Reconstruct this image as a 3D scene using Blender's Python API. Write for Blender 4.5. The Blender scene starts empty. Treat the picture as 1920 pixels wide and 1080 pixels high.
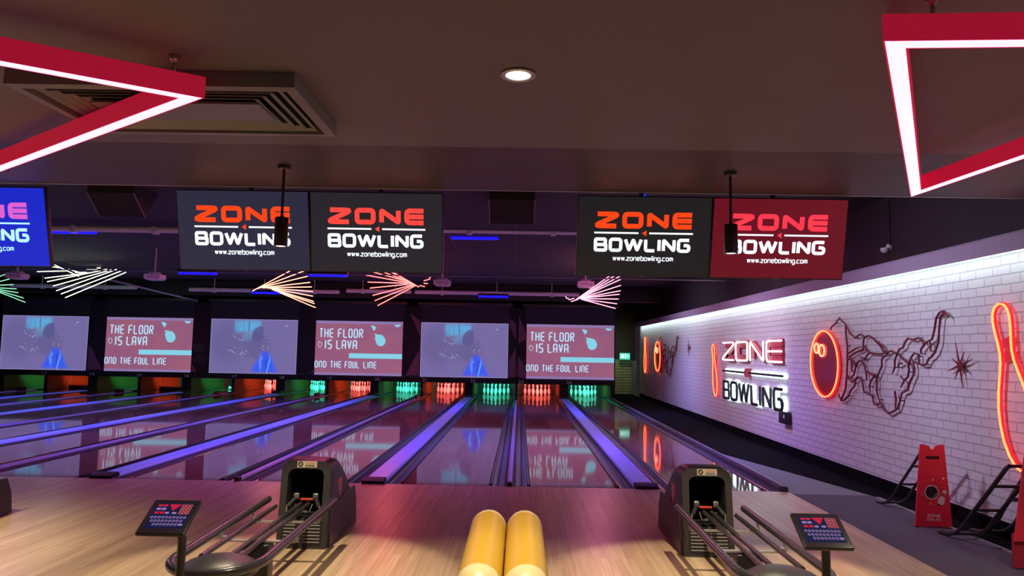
import bpy, bmesh, math, random
from mathutils import Vector, Matrix, Euler
random.seed(7)
C = bpy.context.scene.collection
SC = bpy.context.scene
PI = math.pi

# ------------------------------------------------------------------ camera
FPX = 1360.87
CAM = Vector((0.0987, -8.9903, 1.6384))
YAW, PITCH, ROLL = 0.01233, 0.08648, 0.01772
_f = Vector((-math.sin(YAW) * math.cos(PITCH), math.cos(YAW) * math.cos(PITCH), math.sin(PITCH)))
_r = Vector((math.cos(YAW), math.sin(YAW), 0.0))
_u = _r.cross(_f)
RGT = _r * math.cos(ROLL) + _u * math.sin(ROLL)
UPV = -_r * math.sin(ROLL) + _u * math.cos(ROLL)
FWD = _f
cam = bpy.data.cameras.new('camera')
cam.sensor_width = 36.0
cam.lens = FPX / 1920.0 * 36.0
cam.clip_end = 200
camo = bpy.data.objects.new('camera', cam)
mw = Matrix((RGT, UPV, -FWD)).transposed().to_4x4()
mw.translation = CAM
camo.matrix_world = mw
C.objects.link(camo)
SC.camera = camo

# ------------------------------------------------------------------ world, view, wide lights
w = bpy.data.worlds.new('world')
SC.world = w
w.use_nodes = True
w.node_tree.nodes['Background'].inputs[0].default_value = (0.55, 0.35, 0.45, 1)
w.node_tree.nodes['Background'].inputs[1].default_value = 0.035
SC.view_settings.view_transform = 'Standard'
SC.view_settings.look = 'None'
SC.view_settings.gamma = 1.0
SC.view_settings.exposure = 0.0
SC.view_settings.use_curve_mapping = False
try:
    SC.cycles.use_denoising = True
    SC.cycles.max_bounces = 8
    SC.cycles.sample_clamp_indirect = 4.0
except Exception:
    pass

E_PENDANT = 230
E_DOWN = 330
E_COVE = 62
E_UV = 30
E_PIN = 19
E_WASH = 60
E_FAN = 36
E_WALL = 26


def area(name, loc, size, sy, energy, col, target=None, rot=None, spread=PI):
    l = bpy.data.lights.new(name, 'AREA')
    l.shape = 'RECTANGLE'
    l.size = size
    l.size_y = sy
    l.energy = energy
    l.color = col
    l.spread = spread
    o = bpy.data.objects.new(name, l)
    o.location = loc
    if target is not None:
        o.rotation_euler = (Vector(target) - Vector(loc)).to_track_quat('-Z', 'Y').to_euler()
    if rot is not None:
        o.rotation_euler = rot
    C.objects.link(o)
    return o


def spot(name, loc, target, energy, col, ang, blend=0.4, rad=0.04):
    l = bpy.data.lights.new(name, 'SPOT')
    l.energy = energy
    l.color = col
    l.spot_size = ang
    l.spot_blend = blend
    l.shadow_soft_size = rad
    o = bpy.data.objects.new(name, l)
    o.location = loc
    o.rotation_euler = (Vector(target) - Vector(loc)).to_track_quat('-Z', 'Y').to_euler()
    C.objects.link(o)
    return o


def wide_lights():
    # white LED strip tucked behind the bulkhead above the brick wall
    l = area('cove_strip_light', (4.475, 4.2, 2.655), 0.03, 28.0, E_COVE, (0.80, 1.0, 0.97), rot=(0, 0, 0))
    l.rotation_euler = (0, math.radians(-14), 0)
    # added pink and purple fill lights over the lanes, without lamp bodies
    area('added_lane_fill', (-2.6, 2.0, 3.55), 0.6, 0.6, E_WASH, (1.0, 0.12, 0.40), rot=(0, 0, 0))
    area('added_lane_fill', (1.6, 4.0, 3.55), 0.6, 0.6, E_WASH * 0.7, (1.0, 0.15, 0.48), rot=(0, 0, 0))
    area('added_lane_fill', (-8.5, 3.0, 3.55), 0.4, 0.4, E_WASH * 0.9, (0.75, 0.25, 0.75), rot=(0, 0, 0))
    area('added_lane_fill', (-3.0, 9.0, 3.55), 0.4, 0.4, E_WASH * 0.7, (1.0, 0.10, 0.22), rot=(0, 0, 0))
    # added cool fill lights that brighten the brick wall, no fixtures modelled
    for y in (-1.0, 4.5, 10.0):
        area('added_wall_fill', (1.2, y, 3.5), 0.5, 0.2, E_WALL, (0.74, 0.66, 1.0), target=(4.6, y, 1.15), spread=math.radians(100))


wide_lights()


# ------------------------------------------------------------------ pixel -> point helpers (1920x1080 frame)
def ray(x, y):
    return FWD + RGT * ((x - 960.0) / FPX) - UPV * ((y - 540.0) / FPX)


def aty(x, y, Y):
    d = ray(x, y)
    return CAM + d * ((Y - CAM.y) / d.y)


def atx(x, y, X):
    d = ray(x, y)
    return CAM + d * ((X - CAM.x) / d.x)


def atz(x, y, Z):
    d = ray(x, y)
    return CAM + d * ((Z - CAM.z) / d.z)


# ------------------------------------------------------------------ materials
def lin(c):
    return c / 12.92 if c <= 0.04045 else ((c + 0.055) / 1.055) ** 2.4


def hexc(h):
    h = h.lstrip('#')
    return tuple(lin(int(h[i:i + 2], 16) / 255.0) for i in (0, 2, 4))


MATS = {}


def M(name, col=(0.5, 0.5, 0.5), rough=0.5, metal=0.0, emit=None, es=1.0, coat=0.0, spec=0.5):
    if name in MATS:
        return MATS[name]
    if isinstance(col, str):
        col = hexc(col)
    m = bpy.data.materials.new(name)
    m.use_nodes = True
    b = m.node_tree.nodes['Principled BSDF']
    b.inputs['Base Color'].default_value = (*col, 1)
    b.inputs['Roughness'].default_value = rough
    b.inputs['Metallic'].default_value = metal
    b.inputs['Specular IOR Level'].default_value = spec
    if coat:
        b.inputs['Coat Weight'].default_value = coat
        b.inputs['Coat Roughness'].default_value = 0.05
    if emit is not None:
        b.inputs['Emission Color'].default_value = (*emit, 1)
        b.inputs['Emission Strength'].default_value = es
    MATS[name] = m
    return m


def nodes(m):
    return m.node_tree.nodes, m.node_tree.links, m.node_tree.nodes['Principled BSDF']


def noise_rough(m, scale=40, lo=0.3, hi=0.5, bump=0.0, bscale=None):
    n, l, b = nodes(m)
    tc = n.new('ShaderNodeTexCoord')
    no = n.new('ShaderNodeTexNoise')
    no.inputs['Scale'].default_value = scale
    l.new(tc.outputs['Object'], no.inputs['Vector'])
    mr = n.new('ShaderNodeMapRange')
    mr.inputs['To Min'].default_value = lo
    mr.inputs['To Max'].default_value = hi
    l.new(no.outputs['Fac'], mr.inputs['Value'])
    l.new(mr.outputs['Result'], b.inputs['Roughness'])
    if bump:
        n2 = n.new('ShaderNodeTexNoise')
        n2.inputs['Scale'].default_value = bscale or scale
        l.new(tc.outputs['Object'], n2.inputs['Vector'])
        bp = n.new('ShaderNodeBump')
        bp.inputs['Strength'].default_value = bump
        bp.inputs['Distance'].default_value = 0.01
        l.new(n2.outputs['Fac'], bp.inputs['Height'])
        l.new(bp.outputs['Normal'], b.inputs['Normal'])
    return m


def wood(name, c1, c2, gap, rough, boardw=0.027, boardl=1.6, spec=0.5, rvar=0.03):
    m = M(name, c1, rough, spec=spec)
    n, l, b = nodes(m)
    tc = n.new('ShaderNodeTexCoord')
    sp = n.new('ShaderNodeSeparateXYZ')
    l.new(tc.outputs['Object'], sp.inputs[0])
    cb = n.new('ShaderNodeCombineXYZ')
    l.new(sp.outputs['Y'], cb.inputs['X'])
    l.new(sp.outputs['X'], cb.inputs['Y'])
    br = n.new('ShaderNodeTexBrick')
    br.offset = 0.37
    br.inputs['Scale'].default_value = 1.0
    br.inputs['Brick Width'].default_value = boardl
    br.inputs['Row Height'].default_value = boardw
    br.inputs['Mortar Size'].default_value = 0.0007
    br.inputs['Mortar Smooth'].default_value = 0.3
    br.inputs['Bias'].default_value = 0.0
    br.inputs['Color1'].default_value = (*c1, 1)
    br.inputs['Color2'].default_value = (*c2, 1)
    br.inputs['Mortar'].default_value = (*gap, 1)
    l.new(cb.outputs[0], br.inputs['Vector'])
    mp = n.new('ShaderNodeMapping')
    mp.inputs['Scale'].default_value = (38, 1.2, 1)
    l.new(tc.outputs['Object'], mp.inputs['Vector'])
    no = n.new('ShaderNodeTexNoise')
    no.inputs['Scale'].default_value = 1.0
    no.inputs['Detail'].default_value = 5
    l.new(mp.outputs['Vector'], no.inputs['Vector'])
    mr = n.new('ShaderNodeMapRange')
    mr.inputs['From Min'].default_value = 0.3
    mr.inputs['From Max'].default_value = 0.7
    mr.inputs['To Min'].default_value = 0.78
    mr.inputs['To Max'].default_value = 1.12
    l.new(no.outputs['Fac'], mr.inputs['Value'])
    mx = n.new('ShaderNodeMix')
    mx.data_type = 'RGBA'
    mx.blend_type = 'MULTIPLY'
    mx.inputs['Factor'].default_value = 1.0
    l.new(br.outputs['Color'], mx.inputs[6])
    l.new(mr.outputs['Result'], mx.inputs[7])
    l.new(mx.outputs[2], b.inputs['Base Color'])
    n2 = n.new('ShaderNodeTexNoise')
    n2.inputs['Scale'].default_value = 1.3
    n2.inputs['Detail'].default_value = 4
    l.new(tc.outputs['Object'], n2.inputs['Vector'])
    r2 = n.new('ShaderNodeMapRange')
    r2.inputs['To Min'].default_value = max(0.0, rough - rvar)
    r2.inputs['To Max'].default_value = rough + rvar
    l.new(n2.outputs['Fac'], r2.inputs['Value'])
    l.new(r2.outputs['Result'], b.inputs['Roughness'])
    return m


def brick(name, col, mort, axes=('Y', 'Z'), bw=0.255, rh=0.09, ms=0.007, bump=0.8, rough=0.55):
    m = M(name, col, rough)
    n, l, b = nodes(m)
    tc = n.new('ShaderNodeTexCoord')
    sp = n.new('ShaderNodeSeparateXYZ')
    l.new(tc.outputs['Object'], sp.inputs[0])
    cb = n.new('ShaderNodeCombineXYZ')
    l.new(sp.outputs[axes[0]], cb.inputs['X'])
    l.new(sp.outputs[axes[1]], cb.inputs['Y'])
    nz = n.new('ShaderNodeTexNoise')
    nz.inputs['Scale'].default_value = 9
    l.new(tc.outputs['Object'], nz.inputs['Vector'])
    vm = n.new('ShaderNodeVectorMath')
    vm.operation = 'MULTIPLY_ADD'
    vm.inputs[1].default_value = (0.012, 0.012, 0)
    l.new(nz.outputs['Color'], vm.inputs[0])
    l.new(cb.outputs[0], vm.inputs[2])
    br = n.new('ShaderNodeTexBrick')
    br.inputs['Scale'].default_value = 1.0
    br.inputs['Brick Width'].default_value = bw
    br.inputs['Row Height'].default_value = rh
    br.inputs['Mortar Size'].default_value = ms
    br.inputs['Mortar Smooth'].default_value = 0.35
    br.inputs['Color1'].default_value = (*col, 1)
    br.inputs['Color2'].default_value = tuple([c * 0.93 for c in col]) + (1,)
    br.inputs['Mortar'].default_value = (*mort, 1)
    l.new(vm.outputs[0], br.inputs['Vector'])
    l.new(br.outputs['Color'], b.inputs['Base Color'])
    n3 = n.new('ShaderNodeTexNoise')
    n3.inputs['Scale'].default_value = 60
    l.new(tc.outputs['Object'], n3.inputs['Vector'])
    ma = n.new('ShaderNodeMath')
    ma.operation = 'MULTIPLY_ADD'
    ma.inputs[1].default_value = -1.0
    l.new(br.outputs['Fac'], ma.inputs[0])
    m2 = n.new('ShaderNodeMath')
    m2.operation = 'MULTIPLY'
    m2.inputs[1].default_value = 0.15
    l.new(n3.outputs['Fac'], m2.inputs[0])
    l.new(m2.outputs[0], ma.inputs[2])
    bp = n.new('ShaderNodeBump')
    bp.inputs['Strength'].default_value = bump
    bp.inputs['Distance'].default_value = 0.016
    l.new(ma.outputs[0], bp.inputs['Height'])
    l.new(bp.outputs['Normal'], b.inputs['Normal'])
    return m


def tiles(name, col, line, size=1.2, ms=0.02):
    m = M(name, col, 0.8)
    n, l, b = nodes(m)
    tc = n.new('ShaderNodeTexCoord')
    br = n.new('ShaderNodeTexBrick')
    br.offset = 0.0
    br.inputs['Scale'].default_value = 1.0
    br.inputs['Brick Width'].default_value = size
    br.inputs['Row Height'].default_value = size
    br.inputs['Mortar Size'].default_value = ms
    br.inputs['Color1'].default_value = (*col, 1)
    br.inputs['Color2'].default_value = (*col, 1)
    br.inputs['Mortar'].default_value = (*line, 1)
    l.new(tc.outputs['Object'], br.inputs['Vector'])
    l.new(br.outputs['Color'], b.inputs['Base Color'])
    return m


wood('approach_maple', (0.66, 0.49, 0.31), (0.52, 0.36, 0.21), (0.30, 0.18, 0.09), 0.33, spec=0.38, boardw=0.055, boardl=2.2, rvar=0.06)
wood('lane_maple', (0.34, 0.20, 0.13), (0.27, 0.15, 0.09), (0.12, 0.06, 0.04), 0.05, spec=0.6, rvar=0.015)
brick('white_brick', (0.74, 0.74, 0.76), (0.55, 0.55, 0.58), ms=0.008, bump=1.0)
brick('back_brick', (0.42, 0.45, 0.28), (0.16, 0.18, 0.11), axes=('X', 'Z'), bw=0.6, rh=0.11, ms=0.02)
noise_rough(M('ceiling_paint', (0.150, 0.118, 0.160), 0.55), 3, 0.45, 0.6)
noise_rough(M('ceiling_paint_shaded', (0.075, 0.05, 0.065), 0.55), 3, 0.45, 0.6)  # darker copy of the ceiling paint: the step's weaker light put into colour
tiles('dark_tile', (0.035, 0.026, 0.036), (0.07, 0.055, 0.07))
noise_rough(M('dark_wall', (0.020, 0.011, 0.018), 0.7), 5, 0.6, 0.8)
noise_rough(M('black_paint', (0.012, 0.011, 0.013), 0.6), 8, 0.5, 0.7)
noise_rough(M('grey_carpet', (0.125, 0.10, 0.14), 0.9, spec=0.2), 200, 0.85, 1.0, 0.5, 300)
noise_rough(M('light_concrete', (0.17, 0.175, 0.20), 0.7), 12, 0.5, 0.8, 0.2, 60)
noise_rough(M('black_carpet', (0.007, 0.006, 0.008), 0.95, spec=0.05), 200, 0.9, 1.0, 0.4, 300)
noise_rough(M('fascia_paint', (0.42, 0.36, 0.48), 0.6), 8, 0.5, 0.7)
noise_rough(M('black_plastic', (0.025, 0.023, 0.025), 0.38), 60, 0.32, 0.44, 0.06, 400)
noise_rough(M('hood_plastic', (0.042, 0.040, 0.042), 0.42), 40, 0.36, 0.48, 0.10, 420)
noise_rough(M('black_metal', (0.02, 0.019, 0.021), 0.3), 30, 0.25, 0.4)
noise_rough(M('tube_black', (0.035, 0.033, 0.037), 0.22), 30, 0.16, 0.3)
noise_rough(M('cavity_black', (0.003, 0.003, 0.003), 0.9), 20, 0.85, 0.95)
noise_rough(M('grey_metal', (0.42, 0.42, 0.43), 0.35, 0.8), 30, 0.25, 0.45)
noise_rough(M('satin_alu', (0.55, 0.55, 0.58), 0.4, 0.7), 30, 0.3, 0.5)
noise_rough(M('gutter_plastic', (0.10, 0.085, 0.13), 0.22), 4, 0.2, 0.26)
noise_rough(M('cap_lavender', (0.34, 0.36, 0.95), 0.3, emit=(.02, .03, .16)), 4, 0.28, 0.33)  # small blue self-glow put into the colour, for fluorescing under the blue lamps
noise_rough(M('cap_narrow', (0.34, 0.30, 0.60), 0.3, emit=(.02, .015, .08)), 4, 0.28, 0.33)  # same self-glow put in, fainter, for the narrow caps
noise_rough(M('white_plastic', (0.72, 0.71, 0.74), 0.4), 30, 0.32, 0.48)
noise_rough(M('tube_batten', (0.90, 0.86, 0.92), 0.4), 30, 0.3, 0.5)
noise_rough(M('kickback_paint', (0.50, 0.30, 0.06), 0.5), 10, 0.4, 0.6)
noise_rough(M('red_profile', (0.6, 0.02, 0.06), 0.45, emit=(.27, .004, .022)), 20, 0.38, 0.5)  # red glow put into the frame sides around the diffuser
noise_rough(M('sign_red', (0.85, 0.028, 0.075), 0.45), 20, 0.38, 0.55)
noise_rough(M('letter_red', (0.45, 0.02, 0.05), 0.45), 20, 0.38, 0.55)
noise_rough(M('flame_red', (0.16, 0.012, 0.03), 0.45), 20, 0.38, 0.55)
noise_rough(M('ball_red', (0.42, 0.008, 0.03), 0.15), 20, 0.1, 0.2)
noise_rough(M('yellow_vinyl', (0.60, 0.37, 0.025), 0.42), 60, 0.40, 0.46)
noise_rough(M('cream_vinyl', (0.80, 0.66, 0.34), 0.35), 60, 0.3, 0.42)
noise_rough(M('ac_metal', (0.20, 0.19, 0.22), 0.4), 20, 0.32, 0.48)
noise_rough(M('screen_cloth', (0.03, 0.032, 0.05), 0.8), 20, 0.7, 0.9)
noise_rough(M('mask_dark', (0.035, 0.02, 0.03), 0.6), 20, 0.5, 0.7)
noise_rough(M('mask_pink', (0.40, 0.16, 0.24), 0.6), 20, 0.5, 0.7)
noise_rough(M('mask_text', (0.12, 0.11, 0.13), 0.6), 20, 0.5, 0.7)
noise_rough(M('number_paint', (0.95, 0.92, 1.0), 0.5), 20, 0.5, 0.7)
noise_rough(M('label_cream', (0.75, 0.68, 0.52), 0.5), 20, 0.4, 0.6)
noise_rough(M('print_black', (0.01, 0.01, 0.012), 0.5), 20, 0.4, 0.6)
noise_rough(M('print_white', (0.85, 0.82, 0.85), 0.5), 20, 0.4, 0.6)
noise_rough(M('print_grey', (0.45, 0.45, 0.5), 0.5), 20, 0.4, 0.6)
noise_rough(M('warn_red', (0.5, 0.04, 0.02), 0.5), 20, 0.4, 0.6)
noise_rough(M('grate_slat', (0.35, 0.34, 0.32), 0.4), 20, 0.32, 0.48)
noise_rough(M('strip_metal', (0.40, 0.40, 0.42), 0.4, 0.5), 20, 0.3, 0.5)
noise_rough(M('emblem_red', (0.62, 0.03, 0.07), 0.35), 20, 0.3, 0.4)
noise_rough(M('emblem_pale', (0.85, 0.45, 0.48), 0.4), 20, 0.3, 0.5)


def pin_material():
    m = M('pin_coat', (0.84, 0.83, 0.80), 0.25)
    n, l, b = nodes(m)
    tc = n.new('ShaderNodeTexCoord')
    sp = n.new('ShaderNodeSeparateXYZ')
    l.new(tc.outputs['Object'], sp.inputs[0])
    cr = n.new('ShaderNodeValToRGB')
    cr.color_ramp.interpolation = 'CONSTANT'
    mm = n.new('ShaderNodeMath')
    mm.operation = 'DIVIDE'
    mm.inputs[1].default_value = 0.381
    l.new(sp.outputs['Z'], mm.inputs[0])
    l.new(mm.outputs[0], cr.inputs[0])
    e = cr.color_ramp.elements
    e[0].position = 0
    e[0].color = (0.84, 0.83, 0.80, 1)
    e[1].position = 0.64
    e[1].color = (0.55, 0.06, 0.05, 1)
    for p, c in ((0.67, (0.84, 0.83, 0.80, 1)), (0.70, (0.55, 0.06, 0.05, 1)), (0.73, (0.84, 0.83, 0.80, 1))):
        k = e.new(p)
        k.color = c
    l.new(cr.outputs[0], b.inputs['Base Color'])
    return m


pin_material()


def EM(name, rgb, es=1.0, base=(0.02, 0.02, 0.02), rough=0.4):
    return M(name, base, rough, emit=rgb, es=es)


EM('led_pink', (3.0, 0.93, 1.7))
EM('neon_red', (9.0, 0.72, 0.16))
EM('neon_side_halo', (1.5, 0.010, 0.03))  # red glow on the side strips, added as the halo of the tubes
EM('neon_hole', (5.0, 0.85, 0.42))
EM('neon_white', (2.4, 2.4, 2.7))
EM('halo_white', (2.3, 3.1, 3.4))
EM('fan_white', (2.6, 2.6, 2.0))
EM('fan_orange', (4.5, 1.25, 0.80))
EM('fan_red', (5.0, 0.62, 0.55))
EM('fan_pink', (3.2, 0.90, 1.5))
EM('fan_green', (0.35, 1.0, 0.62))
EM('uv_blue', (0.012, 0.010, 4.0))
EM('led_blue_dot', (0.02, 0.04, 5.0))
EM('lamp_lens', (3.0, 2.6, 2.0))
EM('down_lens', (4.5, 4.4, 4.0))
EM('exit_green', (0.10, 0.85, 0.62))
EM('exit_white', (0.9, 1.2, 1.1))


# ------------------------------------------------------------------ mesh builder
class MB:
    def __init__(s):
        s.v = []
        s.f = []

    def add(s, vs, fs):
        o = len(s.v)
        s.v += [tuple(p) for p in vs]
        s.f += [tuple(i + o for i in f) for f in fs]
        return s

    def box(s, c, d, rz=0, rx=0, ry=0):
        R = Euler((rx, ry, rz)).to_matrix()
        vs = [Vector(c) + R @ Vector((x * d[0] / 2, y * d[1] / 2, z * d[2] / 2)) for x in (-1, 1) for y in (-1, 1) for z in (-1, 1)]
        return s.add(vs, [(0, 1, 3, 2), (4, 6, 7, 5), (0, 4, 5, 1), (2, 3, 7, 6), (0, 2, 6, 4), (1, 5, 7, 3)])

    def bx(s, x0, x1, y0, y1, z0, z1):
        return s.box(((x0 + x1) / 2, (y0 + y1) / 2, (z0 + z1) / 2), (abs(x1 - x0), abs(y1 - y0), abs(z1 - z0)))

    def rbox(s, c, d, r=0.01, R=None, seg=3):
        bm = bmesh.new()
        bmesh.ops.create_cube(bm, size=1.0)
        for v in bm.verts:
            v.co = Vector((v.co.x * d[0], v.co.y * d[1], v.co.z * d[2]))
        bmesh.ops.bevel(bm, geom=list(bm.edges), offset=r, segments=seg, affect='EDGES', profile=0.5)
        R = R or Matrix.Identity(3)
        bm.verts.index_update()
        s.add([Vector(c) + R @ v.co for v in bm.verts], [[v.index for v in f.verts] for f in bm.faces])
        bm.free()
        return s

    def tube(s, pts, r, n=10, closed=False, cap=True):
        pts = [Vector(p) for p in pts]
        N = len(pts)
        rs = r if isinstance(r, (list, tuple)) else [r] * N
        t = []
        for i in range(N):
            a = pts[(i - 1) % N] if (closed or i > 0) else pts[i]
            b = pts[(i + 1) % N] if (closed or i < N - 1) else pts[i]
            d = b - a
            t.append(d.normalized() if d.length > 1e-9 else Vector((0, 0, 1)))
        up = Vector((0, 0, 1)) if abs(t[0].z) < 0.9 else Vector((1, 0, 0))
        u = t[0].cross(up).normalized()
        vs = []
        for i in range(N):
            u = (u - t[i] * u.dot(t[i]))
            u = u.normalized() if u.length > 1e-6 else t[i].orthogonal().normalized()
            v = t[i].cross(u)
            for k in range(n):
                a = 2 * PI * k / n
                vs.append(pts[i] + (u * math.cos(a) + v * math.sin(a)) * rs[i])
        fs = []
        for i in range(N if closed else N - 1):
            j = (i + 1) % N
            for k in range(n):
                q = (k + 1) % n
                fs.append((i * n + k, i * n + q, j * n + q, j * n + k))
        if cap and not closed:
            fs.append(tuple(range(n))[::-1])
            fs.append(tuple((N - 1) * n + k for k in range(n)))
        return s.add(vs, fs)

    def lathe(s, prof, n=20, c=(0, 0, 0), M3=None):
        c = Vector(c)
        M3 = M3 or Matrix.Identity(3)
        vs = []
        for (r, z) in prof:
            for k in range(n):
                a = 2 * PI * k / n
                vs.append(c + M3 @ Vector((r * math.cos(a), r * math.sin(a), z)))
        fs = []
        for i in range(len(prof) - 1):
            for k in range(n):
                q = (k + 1) % n
                fs.append((i * n + k, i * n + q, (i + 1) * n + q, (i + 1) * n + k))
        fs.append(tuple(range(n))[::-1])
        fs.append(tuple((len(prof) - 1) * n + k for k in range(n)))
        return s.add(vs, fs)

    def prism(s, poly, fn, d0, d1):
        """poly: 2d points, fn(u, v, d) -> 3d point"""
        n = len(poly)
        vs = [fn(u, v, d0) for u, v in poly] + [fn(u, v, d1) for u, v in poly]
        fs = [tuple(range(n))[::-1], tuple(range(n, 2 * n))]
        for i in range(n):
            j = (i + 1) % n
            fs.append((i, j, n + j, n + i))
        return s.add(vs, fs)

    def quad(s, a, b, c, d):
        return s.add([a, b, c, d], [(0, 1, 2, 3)])

    def loft(s, rings, close=True, caps=(False, False)):
        n = len(rings[0])
        vs = [p for r in rings for p in r]
        fs = []
        for i in range(len(rings) - 1):
            for k in range(n if close else n - 1):
                q = (k + 1) % n
                fs.append((i * n + k, i * n + q, (i + 1) * n + q, (i + 1) * n + k))
        if caps[0]:
            fs.append(tuple(range(n))[::-1])
        if caps[1]:
            fs.append(tuple((len(rings) - 1) * n + k for k in range(n)))
        return s.add(vs, fs)

    def mesh(s, name, smooth=None):
        me = bpy.data.meshes.new(name)
        me.from_pydata(s.v, [], s.f)
        bm = bmesh.new()
        bm.from_mesh(me)
        bmesh.ops.recalc_face_normals(bm, faces=bm.faces)
        if smooth is not None:
            for f in bm.faces:
                f.smooth = True
            for e in bm.edges:
                if len(e.link_faces) == 2 and e.calc_face_angle(0) > smooth:
                    e.smooth = False
        bm.to_mesh(me)
        bm.free()
        return me


def obj(name, mb, mat, parent=None, smooth=math.radians(40), loc=None, **kw):
    me = mb.mesh(name, smooth)
    me.materials.append(MATS[mat] if isinstance(mat, str) else mat)
    o = bpy.data.objects.new(name, me)
    C.objects.link(o)
    if parent is not None:
        o.parent = parent
    if loc is not None:
        o.location = loc
    for k, v in kw.items():
        o[k] = v
    return o


def thing(name, label, cat, loc=(0, 0, 0), rz=0.0, group=None):
    o = bpy.data.objects.new(name, None)
    o.empty_display_size = 0.1
    C.objects.link(o)
    o.location = loc
    o.rotation_euler = (0, 0, rz)
    o['label'] = label
    o['category'] = cat
    if group:
        o['group'] = group
    return o


def tag(o, label, cat, group=None, kind=None):
    o['label'] = label
    o['category'] = cat
    if group:
        o['group'] = group
    if kind:
        o['kind'] = kind
    return o


def struct(name, mb, mat, smooth=None):
    o = obj(name, mb, mat, None, smooth)
    o['kind'] = 'structure'
    return o


KIDS = {}


def dup(root, loc, label, rz=None, group=None):
    def cp(o, parent):
        c = o.copy()
        C.objects.link(c)
        c.parent = parent
        for ch in list(o.children):
            cp(ch, c)
        return c
    r = cp(root, None)
    r.location = loc
    if rz is not None:
        r.rotation_euler = (0, 0, rz)
    r['label'] = label
    if group:
        r['group'] = group
    return r


# ------------------------------------------------------------------ stroke lettering
def fillet(pts, r, closed=False, seg=5):
    pts = [Vector(p).to_2d() if len(p) > 2 else Vector(p) for p in pts]
    out = []
    N = len(pts)
    for i in range(N):
        if not closed and i in (0, N - 1):
            out.append(pts[i])
            continue
        p, a, b = pts[i], pts[(i - 1) % N], pts[(i + 1) % N]
        da, db = (a - p), (b - p)
        la, lb = da.length, db.length
        da, db = da.normalized(), db.normalized()
        ang = math.acos(max(-1, min(1, da.dot(db))))
        if ang > PI - 0.05 or r <= 0:
            out.append(p)
            continue
        t = min(r / math.tan(ang / 2), la * 0.49, lb * 0.49)
        s0, s1 = p + da * t, p + db * t
        for k in range(seg + 1):
            q = k / seg
            out.append(s0 * (1 - q) ** 2 + p * 2 * q * (1 - q) + s1 * q ** 2)
    return out


def ribbon(mb, pts, th, fn, d0, d1, closed=False):
    """a band of width th along 2-d pts, mapped by fn(u, v, d), thick from d0 to d1"""
    N = len(pts)
    L, R = [], []
    for i in range(N):
        a = pts[(i - 1) % N] if (closed or i > 0) else pts[i]
        b = pts[(i + 1) % N] if (closed or i < N - 1) else pts[i]
        d1v = (pts[i] - a)
        d2v = (b - pts[i])
        d1n = d1v.normalized() if d1v.length > 1e-9 else d2v.normalized()
        d2n = d2v.normalized() if d2v.length > 1e-9 else d1n
        n1, n2 = Vector((-d1n.y, d1n.x)), Vector((-d2n.y, d2n.x))
        m = n1 + n2
        if m.length < 1e-6:
            m = n1.copy()
        m.normalize()
        k = 1.0 / max(0.45, m.dot(n1))
        L.append(pts[i] + m * (th / 2 * k))
        R.append(pts[i] - m * (th / 2 * k))
    vs = []
    for i in range(N):
        vs += [fn(L[i].x, L[i].y, d0), fn(R[i].x, R[i].y, d0), fn(R[i].x, R[i].y, d1), fn(L[i].x, L[i].y, d1)]
    fs = []
    for i in range(N if closed else N - 1):
        j = (i + 1) % N
        for k in range(4):
            q = (k + 1) % 4
            fs.append((4 * i + k, 4 * i + q, 4 * j + q, 4 * j + k))
    if not closed:
        fs.append((0, 1, 2, 3))
        fs.append((4 * N - 1, 4 * N - 2, 4 * N - 3, 4 * N - 4))
    mb.add(vs, fs)


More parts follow.
